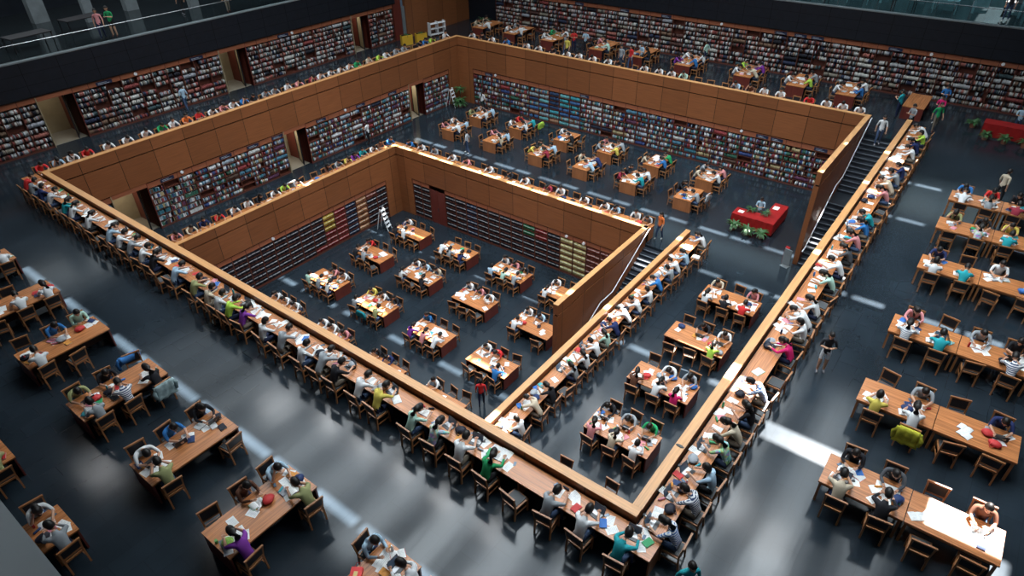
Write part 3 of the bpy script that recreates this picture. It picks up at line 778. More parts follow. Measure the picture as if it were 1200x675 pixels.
protos = {
    'm0': person_proto(.20, .75), 'm1': person_proto(.26, 1.1), 'm2': person_proto(.12, .35), 'm3': person_proto(.22, .6, 'head'),
    'm4': person_proto(.34, 1.35, 'sleep'), 'm5': person_proto(.14, .6, 'book', longs=True), 'm6': person_proto(.20, .7, longs=True, yaw=.4),
    'f0': person_proto(.20, .8, female=True), 'f1': person_proto(.25, 1.0, 'head', female=True), 'f2': person_proto(.14, .5, 'book', female=True, yaw=-.3), 'f3': person_proto(.18, .6, female=True, longs=True, yaw=.3),
    's_cross': person_proto(pitch=.3, arms='cross', female=True, standing=True, skirt=True), 's_walk': person_proto(pitch=.2, arms='walk', standing=True),
    's_read': person_proto(pitch=.5, arms='read', standing=True), 's_fwalk': person_proto(pitch=.3, arms='walk', female=True, standing=True),
    's_skirt': person_proto(pitch=.3, arms='read', female=True, standing=True, skirt=True)}
COL = {'w': ('white', (.66, .67, .68)), 'g': ('grey', (.28, .30, .32)), 'k': ('black', (.018, .018, .022)), 'n': ('navy', (.02, .03, .10)), 'b': ('blue', (.03, .16, .42)),
       'l': ('light blue', (.36, .50, .62)), 't': ('teal', (.02, .30, .34)), 'm': ('mint green', (.42, .62, .52)), 'r': ('red', (.55, .03, .03)), 'p': ('pink', (.62, .25, .26)),
       'M': ('magenta', (.60, .02, .14)), 'u': ('purple', (.20, .04, .30)), 'y': ('yellow', (.62, .50, .10)), 'Y': ('lime', (.40, .62, .08)), 'G': ('green', (.02, .28, .10)),
       'o': ('olive green', (.30, .31, .14)), 'e': ('beige', (.52, .44, .33)), 'O': ('orange', (.65, .16, .04)), 'B': ('brown', (.12, .05, .03)), 's': ('striped', (.03, .05, .12)),
       'S': ('blue striped', (.04, .12, .36)), 'R': ('dark red', (.28, .03, .05)), 'x': ('flowered', (.35, .42, .45)), 'c': ('checked', (.25, .27, .32)), 'X': ('flowered green', (.15, .45, .25)), 'D': ('dark grey', (.07, .075, .085))}
def shirtcol(code):
    nm, c = COL[code]; a = {'s': .5, 'S': .5, 'c': .5, 'x': .2, 'X': .2}.get(code, 1.0); return (*c, a)

seats = []   # dict(loc, rz, code, place, grp)
def add_seat(x, y, z, rz, code, place, grp):
    """code '.' = empty chair, otherwise a shirt code"""
    seats.append(dict(loc=(x, y, z), rz=rz, code=code, place=place, grp=grp))

def counter_seats(axis, fixed, z, rz, people, lo, hi, place, grp, pitch=.97, first='near corner'):
    """people = [(coordinate, code)] ; gaps are filled with empty chairs"""
    P = sorted(people); out = []; last = lo - pitch * .5
    for c, k in P + [(hi + pitch * .5, None)]:
        gap = c - last
        nfill = int(round(gap / pitch)) - 1
        for i in range(max(0, nfill)): out.append((last + gap * (i + 1) / (nfill + 1), '.'))
        if k is not None: out.append((c, k))
        last = c
    # push apart
    for _ in range(6):
        for i in range(len(out) - 1):
            d = out[i + 1][0] - out[i][0]
            if d < .62:
                e = (.62 - d) / 2; out[i] = (out[i][0] - e, out[i][1]); out[i + 1] = (out[i + 1][0] + e, out[i + 1][1])
    for i, (c, k) in enumerate(out):
        loc = (c, fixed) if axis == 'x' else (fixed, c)
        add_seat(*loc, z, rz, k, f'{ordn(i + 1)} seat from {first}, {place}', grp)
NL = [(31.7, 'r'), (31.0, 'g'), (30.0, 'n'), (29.2, 'c'), (27.7, 't'), (27.0, 'w'), (25.5, 'w'), (23.7, 'l'), (22.8, 'w'), (22.0, 'g'), (21.0, 'w'), (20.2, 'k'), (18.7, 'l'), (17.3, 'o'), (16.35, 'e'), (15.7, 'w'), (15.1, 'Y'), (14.3, 'u'), (13.1, 'w'), (12.2, 'g'), (11.1, 'w'), (10.3, 'g'), (9.55, 'k'), (8.5, 'w'), (7.7, 'y'), (6.3, 'm'), (5.45, 'x'), (4.5, 'w'), (3.57, 'G'), (1.66, 'g'), (.7, 'w'), (-.31, 't')]
counter_seats('y', -1.24, 0, -PI / 2, NL, -.6, 32.2, 'near left upper counter', 'readers along the near left upper counter')
RA = [(-.1, 'S'), (.97, 's'), (1.89, 'l'), (2.92, 'X'), (3.76, 'e'), (4.6, 'k'), (5.7, 'S'), (7.94, 'M'), (9.2, 'w'), (9.9, 'w'), (10.7, 'w'), (12.6, 'm'), (13.7, 'w'), (14.85, 'D'), (16.1, 'p'), (17.3, 'b'), (18.2, 't'), (20.9, 'p'), (21.9, 'e'), (22.9, 'g'), (23.8, 'n'), (26.3, 'w'), (27.4, 'n'), (28.6, 'Y'), (29.7, 'w')]
counter_seats('x', -1.22, 0, 0, RA, -.2, 30.3, 'right upper counter', 'readers along the right upper counter')
LF = [(.0, 'r'), (.8, 'l'), (1.5, 'w'), (2.25, 'r'), (3.3, 'w'), (4.3, 'w'), (5.4, 'w'), (6.28, 'G'), (7.0, 'w'), (7.85, 'O'), (8.6, 'r'), (9.4, 'w'), (10.1, 'p'), (10.8, 'w'), (11.5, 'b'), (12.2, 'k'), (13.1, 'g'), (13.8, 'g'), (14.8, 'w'), (15.6, 'p'), (16.7, 'R'), (17.4, 'w'), (18.3, 'w'), (19.1, 'w'), (19.9, 'w'), (20.7, 'G'), (21.8, 'e'), (22.7, 'Y'), (23.4, 'w'), (24.5, 'g'), (25.3, 'g'), (26.8, 'k'), (27.5, 'b'), (28.2, 'Y'), (29.9, 'w')]
counter_seats('x', B + 1.1, 0, PI, LF, 0, 30.2, 'far left upper counter', 'readers along the far left upper counter', .93, 'near end')
FR = [(31.2, 'w'), (30.2, 'k'), (29.2, 'w'), (27.8, 'b'), (25.9, 'w'), (24.8, 'w'), (23.5, 'k'), (22.2, 'w'), (21.3, 'w'), (20.1, 'w'), (18.9, 'w'), (18.1, 'k'), (16.1, 'w'), (15.0, 'w'), (14.1, 'w'), (13.3, 'm'), (9.7, 'l'), (8.85, 'B'), (8.0, 'w'), (7.0, 'w'), (5.3, 'r'), (4.3, 'w'), (3.4, 'w'), (2.5, 'w')]
counter_seats('y', A + 1.12, 0, PI / 2, FR, 2.4, 31.8, 'far right upper counter', 'readers along the far right upper counter', .95, 'the stairs')
LF2 = [(3.4, 'p'), (4.25, 'e'), (5.1, 'n'), (5.96, 'r'), (6.9, 'w'), (7.9, 'w'), (8.7, 'k'), (9.6, 'w'), (10.4, 'Y'), (11.2, 'g'), (13.7, 'B'), (14.5, 'g'), (15.3, 'y'), (15.95, 'u'), (16.7, 't'), (17.5, 'w'), (18.3, 'B'), (19.1, 'b')]
counter_seats('x', B2 + 1.12, Z2, PI, LF2, 3, 19.4, 'middle level counter, left side', 'readers along the middle level left counter', .93, 'near end')
FR2 = [(27.4, 'b'), (26.3, 'w'), (25.2, 'g'), (23.5, 'w'), (22.3, 'p'), (20.4, 'w'), (18.8, 'k'), (17.6, 'w'), (15.9, 'R'), (15.1, 'w'), (13.4, 'w'), (12.0, 'w'), (11.3, 'l'), (10.15, 'w'), (9.4, 'g')]
counter_seats('y', A2 + 1.12, Z2, PI / 2, FR2, 9.2, 27.8, 'middle level counter, back side', 'readers along the middle level back counter', .93, 'the stairs')
R2 = [(19.4, 'w'), (17.35, 'l'), (16.4, 'w'), (15.6, 'g'), (14.5, 'b'), (13.4, 'w'), (12.45, 'w'), (11.55, 'w'), (10.45, 'n'), (9.6, 'm'), (8.8, 'w'), (7.95, 'w'), (7.1, 'g'), (5.54, 'k'), (4.68, 'e'), (3.5, 'w'), (2.75, 'x')]
counter_seats('x', 6.0, Z2, 0, R2, 2.6, 19.5, 'middle level counter, right side', 'readers along the middle level right counter', .95, 'near end')

# ------------------------------------------------------------------ tables
def table_proto(L, W, top, side, legs=False):
    r = empty('reading_table')
    mk('tabletop', MB().box((-L / 2, -W / 2, .71), (L / 2, W / 2, .755)), top, r)
    if legs:
        for sx in (-1, 1):
            for sy in (-1, 1): mk('leg', MB().bar((sx * (L / 2 - .06), sy * (W / 2 - .06), 0), (sx * (L / 2 - .06), sy * (W / 2 - .06), .71), .06), side, r)
        mk('apron', MB().box((-L / 2 + .05, -W / 2 + .05, .62), (L / 2 - .05, -W / 2 + .075, .71)).box((-L / 2 + .05, W / 2 - .075, .62), (L / 2 - .05, W / 2 - .05, .71)).box((-L / 2 + .05, -W / 2 + .05, .62), (-L / 2 + .075, W / 2 - .05, .71)).box((L / 2 - .075, -W / 2 + .05, .62), (L / 2 - .05, W / 2 - .05, .71)), side, r)
    else:
        for sx in (-1, 1):
            a, b = sorted((sx * (L / 2 - .06), sx * (L / 2 - .015)))
            mk('end_panel', MB().box((a, -W / 2 + .02, 0), (b, W / 2 - .02, .71)), side, r)
        mk('modesty_panel', MB().box((-L / 2 + .06, -.015, .12), (L / 2 - .06, .015, .71)), M['darkwood'], r)
        mk('apron', MB().box((-L / 2 + .06, -W / 2 + .08, .64), (L / 2 - .06, -W / 2 + .10, .71)).box((-L / 2 + .06, W / 2 - .10, .64), (L / 2 - .06, W / 2 - .08, .71)), M['darkwood'], r)
    return r
TP = {'l3': table_proto(2.46, 1.2, M['desk_x'], M['redwood']), 'l2': table_proto(2.56, 1.2, M['desk_x'], M['redwood']), 'l2f': table_proto(1.8, 1.14, M['desk_x'], M['tanwood']),
      'l1': table_proto(2.53, 1.17, M['desk_x'], M['redwood']), 'l1r': table_proto(1.96, 1.12, M['desk_x'], M['chairwood'], True), 'l1f': table_proto(2.7, 1.15, M['desk_x'], M['redwood'])}
used = set()
surfaces = []
def put_table(kind, x, y, z, rz, label, grp):
    p = TP[kind]
    if kind in used: o = dup(p, (x, y, z), rz)
    else: o = p; o.location = (x, y, z); o.rotation_euler = (0, 0, rz); used.add(kind)
    tag(o, label, 'table', grp); return o
SID = {0: 'first', 1: 'second', 2: 'third'}
def tseats(x, y, z, along, offs, dist, near, far, tl, grp, nn=('near', 'far')):
    """along 'y': near side = -x. along 'x': near side = -y (first seat = smallest x)"""
    for side, codes in ((0, near), (1, far)):
        for i, (o, c) in enumerate(zip(offs, codes)):
            if c == '-': continue
            place = f'{SID[i]} seat on {nn[side]} side, {tl}'
            jit = (rngp.random() - .5) * .08
            if along == 'y': add_seat(x + (dist if side else -dist), y + o + jit, z, (PI / 2 if side else -PI / 2), c, place, grp)
            else: add_seat(x + o + jit, y + (dist if side else -dist), z, (PI if side else 0), c, place, grp)
rngp = random.Random(3)
L3T = [(16.0, 24.3, 'kw.', 'w..'), (12.65, 24.4, 'kg.', 'r..'), (9.1, 24.4, 'mgw', '.pw'), (5.55, 24.4, '---', 'www'),
       (16.0, 20.3, 'wgn', '...'), (12.65, 20.3, 'w.k', 'wle'), (9.05, 20.3, 'g.o', 'ywk'), (5.5, 20.3, '---', 'wwp'),
       (16.0, 16.15, 'lmg', 'wpk'), (12.65, 16.1, '...', 'wpw'), (9.05, 16.05, 'upw', 'b..'), (5.5, 16.2, '---', 'kn.'),
       (16.0, 12.3, 'w..', 'w.-'), (12.7, 12.0, 'w-.', 'wl-'), (9.1, 12.0, '..b', 'wr.'), (5.5, 12.3, '---', 'w..')]
RN = {16: 'back row', 12: 'third row', 13: 'third row', 9: 'second row', 5: 'nearest row', 6: 'nearest row'}
for i, (x, y, n_, f_) in enumerate(L3T):
    tl = f'{ordn(i % 4 + 1)} table in {RN[round(x)]}, lowest level'
    put_table('l3', x, y, Z3, PI / 2, f'red-sided wooden reading table, lowest level, {RN[round(x)]}, {ordn(i % 4 + 1)} from left', 'reading tables on the lowest level')
    tseats(x, y, Z3, 'y', (.82, 0, -.82), .80, n_, f_, tl, 'seats at the lowest level tables')
for i, (x, n_, f_) in enumerate(((15.5, 'wkr', 'e.p'), (12.05, '..Y', '.kw'), (8.8, 'BwM', '.wg'), (5.6, 'pew', 'kgG'), (2.25, '---', '.-.'))):
    tl = f'{ordn(5 - i)} right middle level table'
    put_table('l2', x, 3.03, Z2, PI / 2, f'wooden reading table right of the lowest pit, middle level, {ordn(5 - i)} from the near corner', 'reading tables right of the lowest pit')
    tseats(x, 3.03, Z2, 'y', (.85, 0, -.85), .80, n_, f_, tl, 'seats at the middle level right tables')
L2F = [(24.15, 27.3, 'wl', 'pw'), (27.25, 27.3, 'wl', 'og'), (24.2, 23.5, 'el', '.p'), (27.2, 23.5, 'wt', 'wr'), (24.2, 19.6, 'Rl', 'yk'), (27.2, 19.6, 'k.', '.w'),
       (24.2, 16.1, 'ln', '.e'), (27.2, 16.1, 'yg', 'gp'), (24.2, 12.65, 'tw', 'Rk'), (27.2, 12.65, 'bG', 'e.'), (24.15, 9.05, 'g.', '.k'), (27.2, 9.05, 'wp', 'eg')]
for i, (x, y, r_, l_) in enumerate(L2F):
    row = 'front' if x < 26 else 'back'
    tl = f'{ordn(i // 2 + 1)} {row} table, middle back hall'
    put_table('l2f', x, y, Z2, 0, f'small wooden reading table in middle level back hall, {row} row, {ordn(i // 2 + 1)} from left', 'small tables in the middle level back hall')
    tseats(x, y, Z2, 'x', (-.45, .42), .78, r_, l_, tl, 'seats at the middle level back tables', ('right', 'left'))
L1L = [(3.68, '--w', '--l'), (7.35, 'u-o', '.Bl'), (10.77, 'o-.', 'wbk'), (14.5, 'gsk', 'ok.'), (18.2, 'w.-', '.bm'), (21.95, '.ww', '..-'), (25.8, '-.w', '---')]
for i, (y, n_, f_) in enumerate(L1L):
    tl = f'{ordn(i + 1)} table up the upper left row'
    put_table('l1', -5.41, y, 0, 0, f'orange wood reading table in the upper left row, {ordn(i + 1)} from the bottom', 'reading tables in the upper left row')
    tseats(-5.41, y, 0, 'x', (-.88, 0, .88), .76, n_, f_, tl, 'seats at the upper left tables')
for i, (y, n_, f_) in enumerate(((11.0, '--g', '-.w'), (14.7, '--o', '---'))):
    tl = f'{ordn(i + 1)} table by the balcony edge, upper level'
    put_table('l1', -9.65, y, 0, 0, f'wooden reading table partly hidden by the pale balcony edge, {ordn(i + 1)} from bottom', 'reading tables by the balcony edge')
    tseats(-9.65, y, 0, 'x', (-.88, 0, .82), .76, n_, f_, tl, 'seats at the tables by the balcony edge')
L1R = [(4.15, 'ek..', 'kD.B'), (7.75, 'yw..', '.g.n'), (11.65, 'ct.s', 'p.gk'), (16.3, 'wt..', 'n.w-'), (19.95, '.xt-', 'oky-'), (22.95, 'wgR-', 'brk-')]
for i, (x, n_, f_) in enumerate(L1R):
    for j, yc in enumerate((-4.34, -6.32)):
        put_table('l1r', x, yc, 0, PI / 2, f'wooden reading table on legs, upper right hall, {ordn(i + 1)} row from bottom, {"inner" if j == 0 else "outer"} one', 'reading tables in the upper right hall')
    for side, codes in ((0, n_), (1, f_)):
        for k, c in enumerate(codes):
            if c == '-': continue
            add_seat(x + (.74 if side else -.74), -3.87 - .97 * k, 0, PI / 2 if side else -PI / 2, c, f'{SID.get(k, "fourth")} seat on {"far" if side else "near"} side, {ordn(i + 1)} upper right table row', 'seats at the upper right tables')
L1F = [(.2, '--', '--'), (3.95, 'bw', 'w.'), (6.95, 'Yg', 'w.'), (10.4, 'eu', 'wY'), (14.65, 'bw', 'uw'), (18.3, 'k.', '..'), (21.6, 'm.', 'kp'), (26.0, '.w', 'wG'), (29.7, 'w.', 'wg'), (33.0, 'w.', 'ee')]
for i, (y, r_, l_) in enumerate(L1F):
    tl = f'{ordn(i + 1)} table by upper back bookcases'
    put_table('l1f', 35.15, y, 0, 0, f'dark-sided reading table before the upper back bookcases, {ordn(i + 1)} from the right', 'reading tables before the upper back bookcases')
    tseats(35.15, y, 0, 'x', (-.7, .45), .78, r_, l_, tl, 'seats before the upper back bookcases', ('right', 'left'))

# ------------------------------------------------------------------ desk things
def sheet_mb(w_=.21, h_=.297):
    m = MB().box((-w_ / 2, -h_ / 2, 0), (w_ / 2, h_ / 2, .003))
    for i in range(7): m.box((-w_ * .38, h_ * (.36 - .11 * i), .003), (w_ * (.38 - .1 * (i % 3)), h_ * (.36 - .11 * i) + .008, .0036), 1)
    return m
def openbook_mb():
    m = MB(); n = 5
    for s in (-1, 1):
        for i in range(n):
            x0 = s * .17 * i / n; x1 = s * .17 * (i + 1) / n; z0 = .012 + .016 * math.sin(PI * (i / n) ** .7); z1 = .012 + .016 * math.sin(PI * ((i + 1) / n) ** .7) if i < n - 1 else .006
            q = [(x0, -.12, z0), (x1, -.12, z1), (x1, .12, z1), (x0, .12, z0)]
            m.quad(q if s > 0 else q[::-1], 0)
        for i in range(6): 
            xa, xb = sorted((s * .03, s * .145)); m.box((xa, .09 - .035 * i, .0285), (xb, .095 - .035 * i, .0292), 1)
        xa, xb = sorted((0, s * .178)); m.box((xa, -.125, 0), (xb, .125, .006), 2)
    return m
items = {}
items['sheet'] = (mk('paper_sheet', sheet_mb(), [M['paper'], M['ink']]), 'paper', 'white paper sheet')
items['spread'] = (mk('newspaper', sheet_mb(.56, .38), [M['paper'], M['ink']]), 'paper', 'printed white spread')
items['open'] = (mk('open_book', openbook_mb(), [M['paper'], M['ink'], M['cover']]), 'book', 'open book')
lp = mk('laptop', MB().box((-.165, -.115, 0), (.165, .115, .018)).box((-.14, -.02, .018), (.14, .09, .020), 1), [M['laptop'], M['silver']])
mk('screen', MB().box((-.165, .112, .012), (.165, .122, .225), 0, rot=(-.28, 0, 0), piv=(0, .115, .015)).box((-.152, .1105, .025), (.152, .113, .213), 1, rot=(-.28, 0, 0), piv=(0, .115, .015)), [M['laptop'], M['screen']], lp)
items['laptop'] = (lp, 'laptop', 'dark open laptop')
items['closed'] = (mk('closed_book', MB().box((-.09, -.125, 0), (.09, .125, .006)).box((-.086, -.12, .006), (.088, .12, .026), 1).box((-.09, -.125, .026), (.09, .125, .032)), [M['cover'], M['paper']]), 'book', 'closed book')
bt = MB().tube([(0, 0, 0), (0, 0, .15), (0, 0, .18), (0, 0, .195)], [.032, .032, .016, .016], 10)
_bt = mk('bottle', bt, M['cover'], smooth=True); mk('cap', MB().tube([(0, 0, .195), (0, 0, .22)], .018, 8), M['whitepaint'], _bt); items['bottle'] = (_bt, 'bottle', 'drinking bottle')
items['phone'] = (mk('phone', MB().box((-.035, -.07, 0), (.035, .07, .009)).box((-.031, -.06, .009), (.031, .06, .0098), 1), [M['laptop'], M['screen']]), 'phone', 'dark phone')
def bag_mb():
    m = MB(); m.ell((0, 0, .075), (.17, .13, .08), 12, 8, 0, lambda p: Vector((p.x * (1 + .1 * math.sin(9 * p.y)), p.y, p.z * (1 + .15 * math.sin(11 * p.x)))))
    m.tube([(-.06, -.08, .12), (-.07, -.16, .08), (-.02, -.19, .03), (.04, -.12, .07)], .011, 6); return m
_bg = mk('bag', bag_mb(), M['cover'], smooth=True); mk('pocket', MB().ell((.02, .07, .07), (.10, .08, .05), 10, 6), M['cover'], _bg, True); items['bag'] = (_bg, 'bag', 'cloth bag')
items['pencase'] = (mk('pencil_case', MB().tube([(-.1, 0, .03), (-.08, 0, .03), (.08, 0, .03), (.1, 0, .03)], [.012, .03, .03, .012], 8), M['cover'], smooth=True), 'pencil case', 'pencil case')
_cp = [(.09 * math.cos(t * .8) * (1 + .25 * math.sin(t * 1.7)), .07 * math.sin(t * .8) * (1 + .3 * math.cos(t * 1.1)), .006 + .001 * t) for t in range(16)] + [(.14, .05, .006), (.2, .10, .006)]
items['cable'] = (mk('power_cable', MB().tube(_cp, .005, 5).box((-.12, -.09, 0), (-.06, -.02, .025)), M['laptop']), 'cable', 'coiled power cable')
iused = set(); icount = {}
paper_stuff = []
BC = [('red', (.5, .04, .04)), ('blue', (.04, .15, .45)), ('green', (.04, .3, .12)), ('black', (.02, .02, .03)), ('white', (.7, .7, .7)), ('grey', (.3, .32, .35)), ('orange', (.6, .25, .05)), ('teal', (.05, .35, .4)), ('pink', (.65, .25, .3)), ('navy', (.02, .04, .12))]
LIM = {'paper_sheet': 295, 'open_book': 150, 'closed_book': 130}
def put_item(kind, x, y, z, rz, surf, seed):
    p, cat, lab = items[kind]
    base = p.name.split('.')[0]
    if icount.get(base, 0) >= LIM.get(base, 290):
        if kind in ('sheet', 'open', 'closed', 'spread'):
            cv = random.Random(seed).choice(BC)[1]
            cm = {0: (.82, .82, .8), 1: (.45, .47, .52), 2: cv} if kind != 'closed' else {0: cv, 1: (.82, .82, .8)}
            paper_stuff.append((p.data, Matrix.Translation((x, y, z)) @ Matrix.Rotation(rz, 4, 'Z'), cm))
        return
    icount[base] = icount.get(base, 0) + 1
    if kind in iused: o = dup(p, (x, y, z), rz)
    else: o = p; o.location = (x, y, z); o.rotation_euler = (0, 0, rz); iused.add(kind)
    r = random.Random(seed); cn, cc = r.choice(BC)
    if kind in ('bag',): cn, cc = r.choice([BC[3], BC[3], BC[5], BC[9], BC[1], BC[0]])
    if kind in ('closed', 'bottle', 'bag', 'pencase'):
        o.color = (*cc, 1); lab = cn + ' ' + lab
        for ch in o.children: ch.color = o.color
    elif kind == 'open': o.color = (*cc, 1)
    tag(o, f'{lab}, {surf}', cat, f'{base.replace("_", " ")} at {surf}')
def dist(p): return (Vector(p) - CAM).length
def seat_items(s, idx):
    x, y, z = s['loc']; r = random.Random(idx * 7 + 1); d = dist(s['loc']); code = s['code']
    c_, s_ = math.cos(s['rz']), math.sin(s['rz'])
    W = lambda u, v: (x + c_ * u - s_ * v, y + s_ * u + c_ * v)
    far = d > 33
    surf = s['place']; zz = z + .7545 if 'counter' not in s['place'] else z + .7505
    n = 0
    if code == '.':
        if r.random() < .6:
            for k in range(r.randint(1, 2)): put_item(r.choice(['sheet', 'open', 'closed', 'bag', 'spread']), *W(r.uniform(-.28, .28), .5 + .22 * k + r.uniform(-.04, .04)), zz, s['rz'] + r.uniform(-.6, .6), surf, r.random())
        return
    fwd = .62 if 'counter' in surf else .56
    k0 = r.random()
    main = 'laptop' if k0 < (.38 if d < 22 else .16) and not far else ('open' if k0 < .62 else 'spread' if k0 < .78 else 'sheet')
    put_item(main, *W(r.uniform(-.06, .06), fwd), zz, s['rz'] + r.uniform(-.2, .2), surf, r.random())
    opts = ['sheet', 'sheet', 'closed', 'sheet', 'bottle', 'pencase', 'phone', 'closed', 'bag', 'open']
    k = r.randint(1, 2) if far else (r.randint(4, 6) if d < 19 else r.randint(3, 4))
    if main == 'laptop' and d < 20: put_item('cable', *W(.12, fwd + .2), zz, s['rz'] + r.uniform(-3, 3), surf, r.random())
    spots = [(.33, fwd - .12), (-.33, fwd - .02), (.28, fwd + .14), (-.25, fwd + .16), (.02, fwd + .24), (.42, fwd + .06), (-.42, fwd - .14)]
    r.shuffle(spots)
    for q in range(k):
        u, v = spots[q % len(spots)]
        if 'counter' not in surf: v = min(v, .72); u = max(-.23, min(.23, u))
        kk = r.choice(opts)
        if 'counter' in surf: v = min(v, .72 if kk == 'bag' else .82)
        put_item(kk, *W(u, v), zz, s['rz'] + r.uniform(-.7, .7), surf, r.random())

# ------------------------------------------------------------------ fill the seats
def merge_stuff(name, mesh_recs, label, cat):
    """many small copies as one object: [(mesh, matrix, {material index: colour})]"""
    V, Fc, mi, cols = [], [], [], []; n = 0; mats = []
    for me, Mx, cm in mesh_recs:
        co = np.empty(len(me.vertices) * 3, np.float32); me.vertices.foreach_get('co', co); co = co.reshape(-1, 3)
        Mn = np.array(Mx); V.append(co @ Mn[:3, :3].T + Mn[:3, 3])
        for p in me.polygons:
            Fc.append([n + i for i in p.vertices]); cols.append(cm[p.material_index])
        n += len(co)
    me = bpy.data.meshes.new(name); me.from_pydata(np.concatenate(V).tolist(), [], Fc)
    a = me.attributes.new('col', 'FLOAT_COLOR', 'FACE'); a.data.foreach_set('color', np.array([(*c, 1) for c in cols], np.float32).ravel())
    me.materials.append(M['attr']); return tag(link(name, me), label, cat, None, 'stuff')
for i, s in enumerate(seats): s['d'] = dist(s['loc'])
order = sorted(range(len(seats)), key=lambda i: seats[i]['d'])
NCH, NPE = 290, 285
ch_stuff, pe_stuff = [], []
c_used = o_used = False; nch = npe = 0; pused = set()
seat_prop = {'chairwood': (.36, .15, .055), 'seat': (.05, .055, .06), 'black': (.012, .01, .012)}
for rank, i in enumerate(order):
    s = seats[i]; x, y, z = s['loc']; rz = s['rz']; r = random.Random(i)
    crz = rz + (r.uniform(-.12, .12) if s['code'] != '.' else r.uniform(-.25, .25))
    back = -.02 if s['code'] != '.' else r.uniform(-.10, .12)
    cx, cy = x - math.sin(rz) * (-back), y + math.cos(rz) * (-back)
    cx, cy = x + math.sin(rz) * (-back) * -1, y - math.cos(rz) * (-back) * -1
    if nch < NCH:
        near = s['d'] < 27
        if near:
            if c_used: o = dup(chair, (cx, cy, z), crz)
            else: o = chair; o.location = (cx, cy, z); o.rotation_euler = (0, 0, crz); c_used = True
        else:
            if o_used: o = dup(chair_one, (cx, cy, z), crz, False)
            else: o = chair_one; o.location = (cx, cy, z); o.rotation_euler = (0, 0, crz); o_used = True
        o.scale = (1.06, 1.06, 1.05)
        tag(o, ('empty wooden chair, ' if s['code'] == '.' else 'occupied wooden chair, ') + s['place'], 'chair', s['grp'].replace('readers', 'chairs').replace('seats', 'chairs')); nch += 1
    else:
        ch_stuff.append((chair_one.data, Matrix.Translation((cx, cy, z)) @ Matrix.Rotation(crz, 4, 'Z'), {0: seat_prop['chairwood'], 1: seat_prop['seat'], 2: seat_prop['black']}))
    if s['code'] != '.':
        fem = s['code'] in 'pMuxX' or r.random() < .3
        key = r.choice(['f0', 'f1', 'f2', 'f3', 'f0']) if fem else r.choice(['m0', 'm0', 'm1', 'm2', 'm3', 'm5', 'm6', 'm4'])
        p = protos[key]; nm = COL[s['code']][0]
        if npe < NPE:
            if key in pused: o = dup(p, (x, y, z), rz + r.uniform(-.15, .15))
            else: o = p; o.location = (x, y, z); o.rotation_euler = (0, 0, rz); pused.add(key)
            o.scale = (1.1,) * 3; o.color = shirtcol(s['code'])
            pose = {'m4': 'resting on folded arms', 'm3': 'head on hand', 'f1': 'head on hand'}.get(key, 'reading' if key[1] in '025' else 'writing')
            tag(o, f'{nm}-topped person, {s["place"]}', 'person', s['grp']); npe += 1
        else:
            c = COL[s['code']][1]
            pe_stuff.append((p.data, Matrix.Translation((x, y, z)) @ Matrix.Rotation(rz, 4, 'Z') @ Matrix.Scale(1.1, 4), {0: (.52, .28, .18), 1: c, 2: (.02, .025, .05), 3: (.05, .05, .05), 4: (.01, .007, .006), 5: (.35, .1, .08)}))
            pe_stuff.append((p.children[0].data, Matrix.Translation((x, y, z)) @ Matrix.Rotation(rz, 4, 'Z') @ Matrix.Scale(1.1, 4), {0: (.01, .007, .006)}))
    seat_items(s, i)
if paper_stuff: merge_stuff('papers', paper_stuff, 'loose papers and books scattered over the farther tables and counters', 'papers')
if ch_stuff: merge_stuff('chairs', ch_stuff, 'wooden chairs of the farthest counters and tables', 'chairs')
if pe_stuff: merge_stuff('crowd', pe_stuff, 'seated readers at the farthest counters and tables', 'people')
print('seats', len(seats), 'chairs', nch, 'people', npe, 'stuff', len(ch_stuff), len(pe_stuff), icount)

# ------------------------------------------------------------------ standing people
def stand(key, x, y, z, rz, code, label, trs=None):
    p = protos[key]
    if key in pused: o = dup(p, (x, y, z), rz)
    else: o = p; o.location = (x, y, z); o.rotation_euler = (0, 0, rz); pused.add(key)
    o.color = shirtcol(code); tag(o, label, 'person'); return o
_w = stand('s_cross', 8.7, -2.08, 0, 1.9, 'k', 'standing woman in black top and pale shorts with folded arms on the dark floor')
_w.material_slots[2].link = 'OBJECT'; _w.material_slots[2].material = M['whitepaint']; _w.scale = (.97,) * 3
stand('s_walk', -1.0, -1.9, 0, 2.4, 't', 'walking person in teal jacket at the bottom of the picture beside the counter corner')
stand('s_walk', 24.9, -5.1, 0, -2.2, 'e', 'walking man in beige shirt behind the last upper right table row')
stand('s_walk', 7.05, 11.0, Z3, -.9, 'r', 'walking person in bright red vest between the lowest level tables')
stand('s_fwalk', 28.85, .85, -.0, PI / 2 + .2, 'w', 'woman in white top standing at the head of the upper stairs')
stand('s_read', 31.6, -.1, 0, .9, 'g', 'man in grey shirt reading while standing at the stair head table')
stand('s_read', 34.0, -1.1, 0, 1.2, 'M', 'standing person in magenta top behind the end of the right counter')
stand('s_walk', 32.6, -1.2, 0, 2.2, 'G', 'standing person in dark green jacket at the far end of the right counter')
stand('s_read', 36.2, -1.0, 0, 1.5, 'b', 'standing person in blue shirt close to the upper back bookcases')
stand('s_read', 33.7, .9, 0, -.4, 't', 'standing person in bright teal top at the stair head table')
stand('s_walk', 9.9, 36.9, 0, .2, 'l', 'man in light blue shirt browsing the upper left bookcases')
stand('s_read', 19.5, 31.5, Z2, .3, 'w', 'person in white shirt browsing the middle level left bookcases')
stand('s_walk', 22.3, 24.6, Z2, .4, 'c', 'standing man in checked shirt before the front small tables, middle level')
stand('s_fwalk', 29.2, 28.9, Z2, -1.2, 'w', 'woman in white dress standing near the middle level back bookcases')
stand('s_fwalk', 19.6, 8.6, Z2, 1.2, 'O', 'small person in colourful top at the head of the lower stairs')
